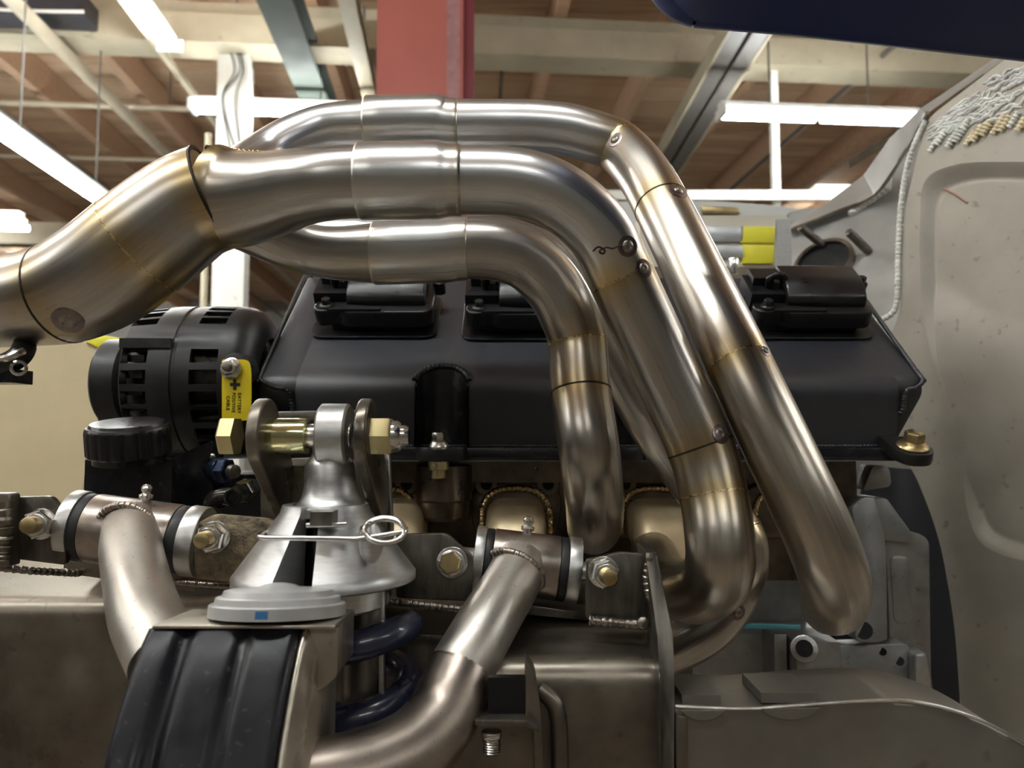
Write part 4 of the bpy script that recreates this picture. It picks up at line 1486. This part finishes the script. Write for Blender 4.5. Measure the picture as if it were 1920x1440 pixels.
def collar(ctrl, nm='slip_collar'):
    rows = [(P(a, b, y), M(r, y)) for a, b, y, r in ctrl]
    pts, rad = [], []
    for i, (p, r) in enumerate(rows):
        if i == 0:
            pts.append(p)
            rad.append(r)
            continue
        p0, r0 = rows[i - 1]
        k = 3
        for j in range(1, k + 1):
            t_ = j / k
            pts.append(p0.lerp(p, t_))
            rad.append(r0 + (r - r0) * (3 * t_ * t_ - 2 * t_ ** 3))
    mk(nm, sweep(pts, rad, 40, heat=(.15, .3), hw=.008), m_stain2, hd, smooth=50)


collar([(686, 234, .69, 51), (690, 234, .69, 54), (818, 232, .69, 54), (834, 236, .69, 51), (858, 236, .69, 51), (860, 236, .69, 49)])
collar([(672, 340, .522, 70), (677, 340, .522, 73), (820, 339, .522, 73), (842, 339, .522, 68), (862, 339, .522, 68), (866, 339, .522, 65)])
collar([(700, 475, .594, 58), (704, 475, .594, 60), (836, 471, .594, 60), (850, 468, .594, 60), (876, 467, .594, 60), (878, 467, .594, 57)])
collar([(592, 455, .70, 50), (596, 455, .70, 53), (676, 455, .70, 53), (690, 455, .70, 50), (860, 455, .70, 50)])
# merge tubes
hot = dict(heats=[(.9, .1)])
tube_run([(408, 369, .560, 97), (444, 374, .557, 91), (500, 366, .548, 82), (560, 352, .535, 73), (620, 344, .524, 69), (692, 340, .522, 69)], [], ['merge_tube'], [m_stain], heats=[(.95, .0)])
tube_run([(418, 368, .60, 82), (446, 342, .635, 60), (490, 298, .665, 46), (545, 262, .680, 43), (610, 240, .690, 44), (692, 235, .69, 48)], [], ['merge_tube'], [m_stain2], heats=[(.6, .1)])
tube_run([(424, 382, .580, 84), (462, 408, .586, 66), (508, 438, .590, 54), (560, 462, .592, 49), (620, 474, .594, 50), (704, 475, .594, 57)], [], ['merge_tube'], [m_stain], heats=[(.6, .1)])
tube_run([(428, 385, .63, 66), (474, 420, .66, 50), (540, 448, .69, 46), (600, 455, .70, 48)], [], ['merge_tube'], [m_stain2], heats=[(.5, .1)])
mk('merge_weld', bead([P(388, 277, .50 + .06), P(440, 283, .61), P(500, 287, .63), P(556, 286, .64)], .0022, .004), m_weldgold, hd)
# outlet elbow
O_ = [(404, 370, .560, 100), (360, 388, .560, 101), (315, 420, .560, 104), (262, 462, .560, 106), (205, 506, .562, 105), (160, 532, .565, 102), (118, 549, .568, 97), (60, 560, .575, 90), (-20, 568, .585, 85), (-140, 574, .60, 82)]
pts_o, rad_o = tube_run(O_, [3, 6], ['outlet_pipe'], [m_stain, m_stain, m_stain], heats=[(.95, .8), (.8, .7), (.6, 0)])
ax = (pts_o[1] - pts_o[0]).normalized()
mk('collector_seam', lathe(pts_o[0] - ax * .001, ax, [(0, rad_o[0] - .002), (0, rad_o[0] + .0006), (.0016, rad_o[0] + .0006), (.0016, rad_o[0] - .002)], 48, closed=True), m_seam, hd)
tree = header_tree()
for tw in ((1153, 262, 9), (1272, 358, 10, 2.0), (1177, 462, 12), (1207, 503, 11), (1351, 814, 11), (127, 601, 17), (1434, 656, 8), (1383, 1148, 9)):
    tack(tree, *tw)


def on_header(px, py):
    d = ray(px, py).normalized()
    p, n, _, _ = tree.ray_cast(CAM, d)
    return p - d * .0006


pts = [on_header(*q) for q in ((1112, 471), (1122, 463), (1134, 470), (1130, 476), (1124, 471), (1136, 464), (1148, 466), (1158, 462), (1166, 462))]
mk('scribble_wire', wire(pts, .0006, 6), m_seam, hd)
# exhaust port stubs on the head side
for cx_, y1_ in ((967, 1015), (1228, 985), (748, 985)):
    q = rnd([(cx_ - 54, 934, 34), (cx_ + 54, 934, 34), (cx_ + 54, y1_ + 30, 20), (cx_ - 54, y1_ + 30, 20)], 20, 6)
    bm = newbm()
    pa = [P(x, y, .852) for x, y in q]
    c_ = sum(pa, V()) / len(pa)
    rings = []
    for k, (dy, dz, sc) in enumerate(((0, 0, 1), (-.02, -.001, 1.0), (-.040, -.006, 1.0), (-.058, -.02, .98), (-.068, -.045, .95), (-.070, -.075, .93))):
        rings.append([bm.verts.new(c_ + (p - c_) * sc + V((0, dy, dz)) + V((0, -(p.z - c_.z) * (-.0 + .16 * k), -(0)))) for p in pa])
    for k in range(len(rings) - 1):
        for i in range(len(pa)):
            j = (i + 1) % len(pa)
            bm.faces.new((rings[k][i], rings[k][j], rings[k + 1][j], rings[k + 1][i]))
    bm.faces.new(rings[-1])
    bmesh.ops.recalc_face_normals(bm, faces=bm.faces)
    mk('port_stub', bm, m_tanstub, hd, smooth=60)

# left edge fitting under the outlet pipe
lf = thing('clamp_fitting', 'black and chrome clamp fitting under the outlet pipe at the left edge', 'clamp', P(10, 720, .56))
mk('collar', sweep([V(q) for q in spline([tuple(P(-40, 690, .56)), tuple(P(5, 684, .56)), tuple(P(36, 668, .56)), tuple(P(46, 650, .57))], 6)], [.008] * 19, 14), m_black, lf)
mk('rolled_end', ringpipe(P(35, 690, .553), P(35, 690, .563), M(15, .56), M(9, .56), 20, .001), m_chrome, lf)
mk('spring_wire', wire([P(-20, 672, .552), P(10, 672, .548), P(30, 664, .548), P(44, 658, .552)], .0028, 8), m_chrome, lf)
mk('body', box((P(-60, 700, .56).x, .556, zoff(718, .56)), (P(30, 700, .56).x, .58, zoff(692, .56)), .004), m_gloss, lf)

# ------------------------------------------------------------------ control arm: bushings, tubes, uniball housing
arm = thing('control_arm', 'tubular steel upper control arm with two bushings reaching to the dark end housing', 'control arm', P(600, 1440, .45))


def bushing(l, r, rp, YB_, zx, ring=.0):
    """l, r: pixel ends of the axis; zx: where the grease nipple sits (0..1)"""
    a, b_ = P(l[0], l[1], YB_), P(r[0], r[1], YB_)
    d = (b_ - a)
    L = d.length
    d.normalize()
    r0 = M(rp, YB_)

    def at(s):
        return a + d * (L * s)
    s_ = mk('bushing_sleeve', cyl(at(.17), at(.80), r0 * .97, 40, .0012), m_sleeve, arm)
    mk('rubber_ring', cyl(at(.10), at(.169), r0 * .955, 40, .0008), m_rubber, arm)
    mk('rubber_ring', cyl(at(.801), at(.875), r0 * .955, 40, .0008), m_rubber, arm)
    mk('end_ring', cyl(at(0), at(.099), r0, 40, .0012), m_alu, arm)
    mk('end_ring', cyl(at(.876), at(1), r0, 40, .0012), m_alu, arm)
    mk('pivot_tube', cyl(at(-.20), at(-.001), r0 * .30, 20, .001), m_alu, arm)
    mk('pivot_tube', cyl(at(1.001), at(1.22), r0 * .30, 20, .001), m_alu, arm)
    up = V((0, -.12, 1)).normalized()
    up = (up - d * up.dot(d)).normalized()
    z0 = at(zx) + up * r0 * .965
    k = M(1, YB_)
    zk = mk('grease_nipple', lathe(z0, up, [(-.001, 8 * k), (5 * k, 8.5 * k), (6 * k, 12 * k), (11 * k, 12.5 * k), (13 * k, 9 * k), (16 * k, 6.5 * k), (20 * k, 9.5 * k), (25 * k, 10 * k), (30 * k, 6 * k), (31 * k, 3 * k)], 18), m_chrome, s_)
    return at(.48), r0


def nipple_ok():
    pass


c1, r1 = bushing((134, 984), (384, 1017), 65, .565, .53)
c2, r2 = bushing((889, 1046), (1086, 1070), 60, .585, .47)
L1 = [(247, 985, .555, 50), (246, 1030, .53, 54), (258, 1095, .502, 58), (275, 1160, .475, 64), (312, 1240, .448, 67)]
pts, rad = run(L1)
mk('arm_tube', sweep(pts, rad, 32, heat=(0, 0)), m_tan, arm, smooth=60)
L2 = [(975, 1055, .575, 50), (958, 1095, .555, 52), (925, 1150, .53, 55), (889, 1212, .51, 58), (864, 1258, .50, 61)]
pts, rad = run(L2)
mk('arm_tube', sweep(pts, rad, 32), m_tan, arm, smooth=60)
L3 = [(864, 1258, .50, 61), (848, 1298, .49, 64), (824, 1350, .478, 67), (776, 1402, .462, 70), (704, 1438, .448, 72), (618, 1460, .436, 73), (515, 1474, .428, 73)]
pts, rad = run(L3)
mk('bent_tube', sweep(pts, rad, 36), m_tan2, arm, smooth=60)
mk('tube_joint', lathe(P(862, 1258, .50), (P(870, 1244, .503) - P(862, 1258, .50)), [(-.0008, M(60.2, .50)), (0, M(61.4, .50)), (.0008, M(60.2, .50))], 36, caps=False), m_tan2, arm)
for (c, r, dr) in ((P(247, 985, .555), M(52, .555), V((0, -.9, -.45))), (P(970, 1062, .572), M(53, .57), V((-.35, -.7, -.6)))):
    dr.normalize()
    a_, u_, v_ = frame_for(dr)
    q = [c + dr * .006 + (u_ * math.cos(k * math.pi / 12) + v_ * math.sin(k * math.pi / 12)) * (r + .0005) for k in range(25)]
    mk('tube_weld', bead(q, .0028, .0035), m_sleeve, arm)

# pivot bolts
for i, (px, py, Y_, tip, lab, brassy) in enumerate((
        (80, 982, .545, (52, 985), 'brass-ended pivot bolt with nut on the leftmost frame bracket', 1),
        (404, 1006, .548, (376, 1014), 'brass-ended pivot bolt with nut between the left bushing and the spring hat', 1),
        (848, 1054, .560, (840, 1056), 'short brass bolt head on the bracket left of the right bushing', 0),
        (1131, 1072, .540, (1144, 1084), 'brass-ended pivot bolt on the bracket beside the weld-edged gusset', 1))):
    b0 = P(px, py, Y_ - .0005)
    tp_ = P(tip[0], tip[1], Y_ - (.026 if i != 2 else .014))
    ax = (tp_ - b0).normalized()
    L = (tp_ - b0).length
    bt = thing('pivot_bolt', lab, 'bolt', b0)
    mk('washer', cyl(b0, b0 + V((0, -.0022, 0)), M(29, Y_), 28, .0005), m_chrome, bt)
    b1 = b0 + V((0, -.0023, 0))
    if i == 2:
        mk('hex_head', hexp(b1, ax, M(21, Y_), .008, rot=.3), m_brass, bt)
        mk('collar', cyl(b1, b1 + ax * .003, M(24, Y_), 24, .0005), m_chrome, bt)
    else:
        mk('nut', hexp(b1, ax, M(27, Y_), .0095, rot=.3), m_chrome, bt)
        mk('nut_collar', cyl(b1 + ax * .0096, b1 + ax * .0125, M(20, Y_), 24, .0005), m_chrome, bt)
        mk('shank', cyl(b1 + ax * .002, tp_, M(14.5, Y_), 24, .0012), m_brass, bt)
        bm = newbm()
        for k in range(9):
            c = b1 + ax * (.013 + k * .001)
            ringpipe(c, c + ax * .0008, M(15.1, Y_), M(13, Y_), 20, .0002, bm)
        mk('thread', bm, m_brass, bt, kind='stuff')

# uniball housing in the foreground
kn = thing('knuckle_housing', 'black and bare metal end housing at the lower left foreground under a grey cap', 'housing', P(420, 1440, .40))
YK = .42
zk = zoff(1186, YK)
prof = [(YK + .06, zk + .004), (YK + .004, zk + .001)]
curve = spline([(YK + .004, zk + .001), (YK - .008, zk - .010), (YK - .024, zk - .030), (YK - .040, zk - .056), (YK - .050, zk - .085), (YK - .054, zk - .14)], 5)
full = [(YK + .055, zk - .004)] + [tuple(c) for c in curve] + [(YK + .055, zk - .14)]
xl, xm, xr = P(266, 1186, YK).x, P(556, 1190, YK).x, P(664, 1186, YK + .055).x


def skin(prof_, xs_, offs, mat_, nm):
    """body across x; offs[k] shrinks the outline at station k (toward its back)"""
    bm = newbm()
    rg = []
    for x, o in zip(xs_, offs):
        rg.append([bm.verts.new(V((x, y + (o if 0 < i < len(prof_) - 1 else 0), z - (o * .25 if i < len(prof_) - 2 else 0)))) for i, (y, z) in enumerate(prof_)])
    n_ = len(prof_)
    for k in range(len(rg) - 1):
        for i in range(n_):
            j = (i + 1) % n_
            bm.faces.new((rg[k][i], rg[k][j], rg[k + 1][j], rg[k + 1][i]))
    bm.faces.new(rg[0])
    bm.faces.new(rg[-1])
    bmesh.ops.recalc_face_normals(bm, faces=bm.faces)
    return mk(nm, bm, mat_, kn, smooth=50)


g0 = P(340, 1200, YK).x
xs_, of = [], []
for k in range(41):
    f_ = k / 40
    x = xl + (xm - xl) * f_
    o = 0.0
    if f_ < .05:
        o += .004 * (1 - f_ / .05) ** 2
    if f_ > .95:
        o += .004 * ((f_ - .95) / .05) ** 2
    o += .0055 * math.exp(-((f_ - .27) / .055) ** 2) + .003 * math.exp(-((f_ - .66) / .045) ** 4)
    xs_.append(x)
    of.append(o)
m_anod = mat('black_anodised_face', (.007, .007, .010), .38, .1, .35, 35, .1, bump=.1, bscale=160, bdist=.0008, spots=.35, spotcol=(.10, .095, .085), sscale=260, spec=.3)
m_bareal = mat('bare_cut_aluminium', (.55, .50, .42), .38, .95, .25, 30, .1, spots=.5, spotcol=(.30, .24, .17), sscale=90, bump=.2, bscale=120, bdist=.001)
skin(full, xs_, of, m_anod, 'face')
mk('top_rim', extr_x(rnd([(YK + .003, zk + .0012), (YK + .003, zk + .0032, .001), (YK + .056, zk + .0002, .001), (YK + .056, zk - .003)], 0, 3), xl + .004, xr, .0006, 1), m_bareal, kn)
prof2 = [(YK + .055, zk - .004)] + [tuple((y + .004, z)) for y, z in curve] + [(YK + .055, zk - .14)]
xs2 = [xm + (P(588, 1190, YK).x - xm) * k / 14 for k in range(15)]
skin(prof2, xs2, [.004 - .004 * math.sin(k / 14 * math.pi * 1.6) + .009 * (k / 14) ** 2 for k in range(15)], m_bareal, 'machined_flank')
mk('block_corner', extrude([V((x, YK + .010, z)) for x, z in rnd([(xr - .02, zk), (xr, zk, .001), (xr, zk - .026, .002), (xr - .007, zk - .032, .003), (xr - .018, zk - .036, .003)], 0, 4)], V((0, .044, 0)), .002, 3), m_bareal, kn)
cpb = P(521, 1171, YK + .034)
cpb.z = zk + .0015
k = M(1, YK + .034)
cpx = V((0, .13, 1)).normalized()
cp = mk('dust_cap', lathe(cpb, cpx, [(0, 122 * k), (20 * k, 122 * k), (22 * k, 120 * k), (22.5 * k, 113 * k), (33 * k, 111 * k), (34.5 * k, 109 * k), (35 * k, 101 * k), (45 * k, 97 * k), (46.5 * k, 92 * k), (49 * k, 40 * k), (55 * k, 28 * k), (58 * k, 12 * k), (58.5 * k, .5 * k)], 56), m_graycap, kn)
bm = lathe(cpb, cpx, [(4 * k, 122.3 * k), (17 * k, 122.3 * k), (17 * k, 121 * k), (4 * k, 121 * k)], 4, closed=True, a0=R(-5), a1=R(5), u=V((0.06, -1, 0)))
mk('paint_dab', bm, m_blue, cp)

# ------------------------------------------------------------------ shock: bracket, eye, neck, hat, clip, spring
YS = .52
ps = thing('shock_mount', 'dark steel two-plate shock mount bracket standing on the frame', 'bracket', P(590, 1090, .60))
cz_ = zoff(818, YS)
for xq, nm in ((464, 'side_plate'), (664, 'side_plate')):
    x = P(xq, 818, YS - .02).x
    rad_ = .0255
    prof = []
    for k in range(17):
        t_ = math.pi * (1.0 - k / 16 * 1.15) + .35
        prof.append((YS + math.cos(t_) * rad_, cz_ + math.sin(t_) * rad_))
    prof = [(YS + .070, cz_ - .115), (YS + .045, cz_ - .062), (YS + .008, cz_ - .036), (YS - .020, cz_ - .016)] + prof + [(YS + .050, cz_ - .012), (YS + .080, cz_ - .05), (YS + .085, cz_ - .115)]
    mk(nm, extr_x(prof, x, x + .0085, .0018, 3), m_steel, ps)
mk('back_plate', extrude([P(x, y, .60) for x, y in ((500, 862), (728, 850), (732, 1120), (492, 1120))], V((0, .008, 0)), .001), m_steel, ps)
mk('tower_wall', extrude([P(x, y, .575) for x, y in ((488, 872), (575, 872), (575, 1060), (500, 1060), (488, 960))], V((0, .006, 0)), .001), m_steel, ps)
mk('edge_rail', extrude([P(x, y, .57) for x, y in ((706, 858), (716, 858), (722, 1010), (712, 1010))], V((0, .02, 0)), .0008), m_steel2, ps)
mk('edge_rail', extrude([P(x, y, .59) for x, y in ((724, 852), (730, 852), (738, 1010), (731, 1010))], V((0, .006, 0)), .0006), m_alu, ps)
mk('top_strap', extrude([P(x, y, .555) for x, y in ((508, 772), (690, 768), (690, 788), (506, 790))], V((0, .006, 0)), .001), m_steel2, ps)
mk('weld_bead', bead([P(512, 858, .573), P(510, 885, .573), P(518, 910, .573), P(505, 930, .573)], .003, .0045), m_steel, ps)

xb_ = [P(q, 818, YS).x for q in (419, 448, 482, 577, 597, 661, 664, 696, 742, 757, 768)]
mb = thing('mount_bolt', 'large gold zinc bolt with sleeve and nut through the shock mount', 'bolt', V(((xb_[0] + xb_[8]) / 2, YS, cz_)))
EXv = V((1, 0, 0))


def axp(x):
    return V((x, YS, cz_))


mk('hex_head', hexp(axp(xb_[1] - .001), -EXv, M(38, YS), xb_[1] - xb_[0], rot=R(0)), m_gold, mb)
mk('sleeve', cyl(axp(xb_[2] - .004), axp(xb_[3]), M(34, YS), 32, .0008), m_goldhi, mb)
mk('spacer', cyl(axp(xb_[3]), axp(xb_[4] + .002), M(23, YS), 28, .0006), m_chrome, mb)
mk('spacer', cyl(axp(xb_[5] - .002), axp(xb_[7] - .013), M(24, YS), 28, .0006), m_chrome, mb)
mk('nut', hexp(axp(xb_[7] - .002), EXv, M(38, YS), xb_[8] - xb_[7], rot=R(0)), m_gold, mb)
mk('nut_collar', lathe(axp(xb_[8] - .002), EXv, [(0, M(30, YS)), (.004, M(29, YS)), (.006, M(24, YS))], 28), m_chrome, mb)
mk('thread_end', lathe(axp(xb_[8] + .003), EXv, [(0, M(21, YS)), (.003, M(21, YS)), (.006, M(17, YS)), (.0065, M(10, YS))], 24), m_chrome, mb)

sh = thing('coilover_shock', 'bare aluminium coilover shock with split spring hat hanging from the shock mount', 'shock absorber', P(612, 1440, .52))
mk('eye', lathe(axp(xb_[4] + .0015), EXv, [(0, M(56, YS)), (.0015, M(61, YS)), (xb_[5] - xb_[4] - .0045, M(61, YS)), (xb_[5] - xb_[4] - .003, M(56, YS))], 40), m_alu, sh)
tilt = V((-.03, 0, 1)).normalized()
nb_ = P(620, 966, YS)
k = M(1, YS)
mk('neck', lathe(nb_, tilt, [(0, 70 * k), (2 * k, 71.5 * k), (16 * k, 71 * k), (18 * k, 67 * k), (24 * k, 60 * k), (34 * k, 53 * k), (46 * k, 49 * k), (62 * k, 47 * k), (92 * k, 46 * k), (100 * k, 42 * k), (108 * k, 35 * k), (118 * k, 32 * k), (150 * k, 31 * k)], 40), m_alu, sh)
hb = P(610, 1090, YS)
prof = [(142 * k, 78 * k), (128 * k, 82 * k), (24 * k, 160 * k), (16 * k, 166 * k), (4 * k, 166 * k), (0, 160 * k), (-2 * k, 118 * k), (-40 * k, 116 * k), (-44 * k, 112 * k), (-44 * k, 70 * k), (142 * k, 60 * k)]
fr_ = V((0, -1, 0))
for s in (-1, 1):
    a0, a1 = (R(6), R(166)) if s > 0 else (R(-166), R(-19))
    bm = lathe(hb, V((-.01, .04 * 0, 1)).normalized(), prof, 40, closed=True, a0=a0, a1=a1, u=fr_)
    mk('spring_hat_half', bm, m_alu, sh, smooth=40)
mk('damper_shaft', cyl(P(606, 1200, YS + .004), P(608, 960, YS + .004), M(20, YS), 24), m_steel, sh)
mk('shaft_cover', cyl(P(592, 1200, YS + .01), P(592, 966, YS + .01), M(34, YS), 24), m_black, sh)
mk('hinge_block', box((P(592, 975, YS - .036).x, YS - .050, zoff(986, YS - .05)), (P(632, 975, YS - .036).x, YS - .034, zoff(960, YS - .05)), .001), m_steel2, sh)
mk('hinge_pin', cyl(P(575, 985, YS - .042), P(650, 983, YS - .042), M(5, YS), 12), m_chrome, sh)
mk('body_tube', cyl(P(682, 1600, .53), P(682, 1108, .53), M(40, .53), 36, .001), m_steel, sh)
mk('edge_highlight', cyl(P(716, 1500, .508), P(716, 1108, .508), M(5.5, .508), 14), m_alu, sh)  # bright strip shaped as the highlight along the shock body edge
mk('weld_dimple', sphere(P(696, 1018, YS - .040), .0085, seg=18, sc=(.9, .6, 1.5)), m_alu, sh)

cl = thing('wire_clip', 'silver wire safety clip with a double loop clasped around the spring hat', 'wire clip', P(620, 1020, .46))
ye = .455
loop = []
for kk in range(0, 42):
    t_ = 2 * math.pi * kk / 20 + math.pi * .75
    loop.append((P(721 + math.cos(t_) * 37, 991 - math.sin(t_) * 23 + kk * .14, ye + .004 * math.sin(t_) - kk * .0001)))
pts = [P(640, 998, .545), P(560, 1000, .535), P(500, 998, .505), P(490, 1000, .48), P(486, 1006, ye), P(500, 1008, ye - .004), P(560, 1009, ye - .006), P(640, 1010, ye - .006), P(680, 1009, ye - .004)] + loop[12:] + [P(690, 982, .49), P(660, 985, .53)]
mk('wire', wire(pts, M(5.0, ye), 10, 4), m_chrome, cl)

sp = thing('coil_spring', 'dark navy coil spring wrapped around the shock body', 'spring', P(672, 1440, .50))
ccx, rs2, wr = P(678, 1200, .53).x, M(87, .53), M(27, .53)
pts = []
pitch = .0450
z_top = zoff(1172, .53)
for i in range(0, 150):
    th = 90 + i * 9.0
    tt = th - 90
    zz = z_top - (pitch * max(0, tt - 40) / 360.0)
    pts.append(V((ccx + rs2 * math.sin(R(th)),   .53 + rs2 * math.cos(R(th)), zz)))
mk('coil', sweep(pts, [wr] * len(pts), 18), m_navy, sp, smooth=60)
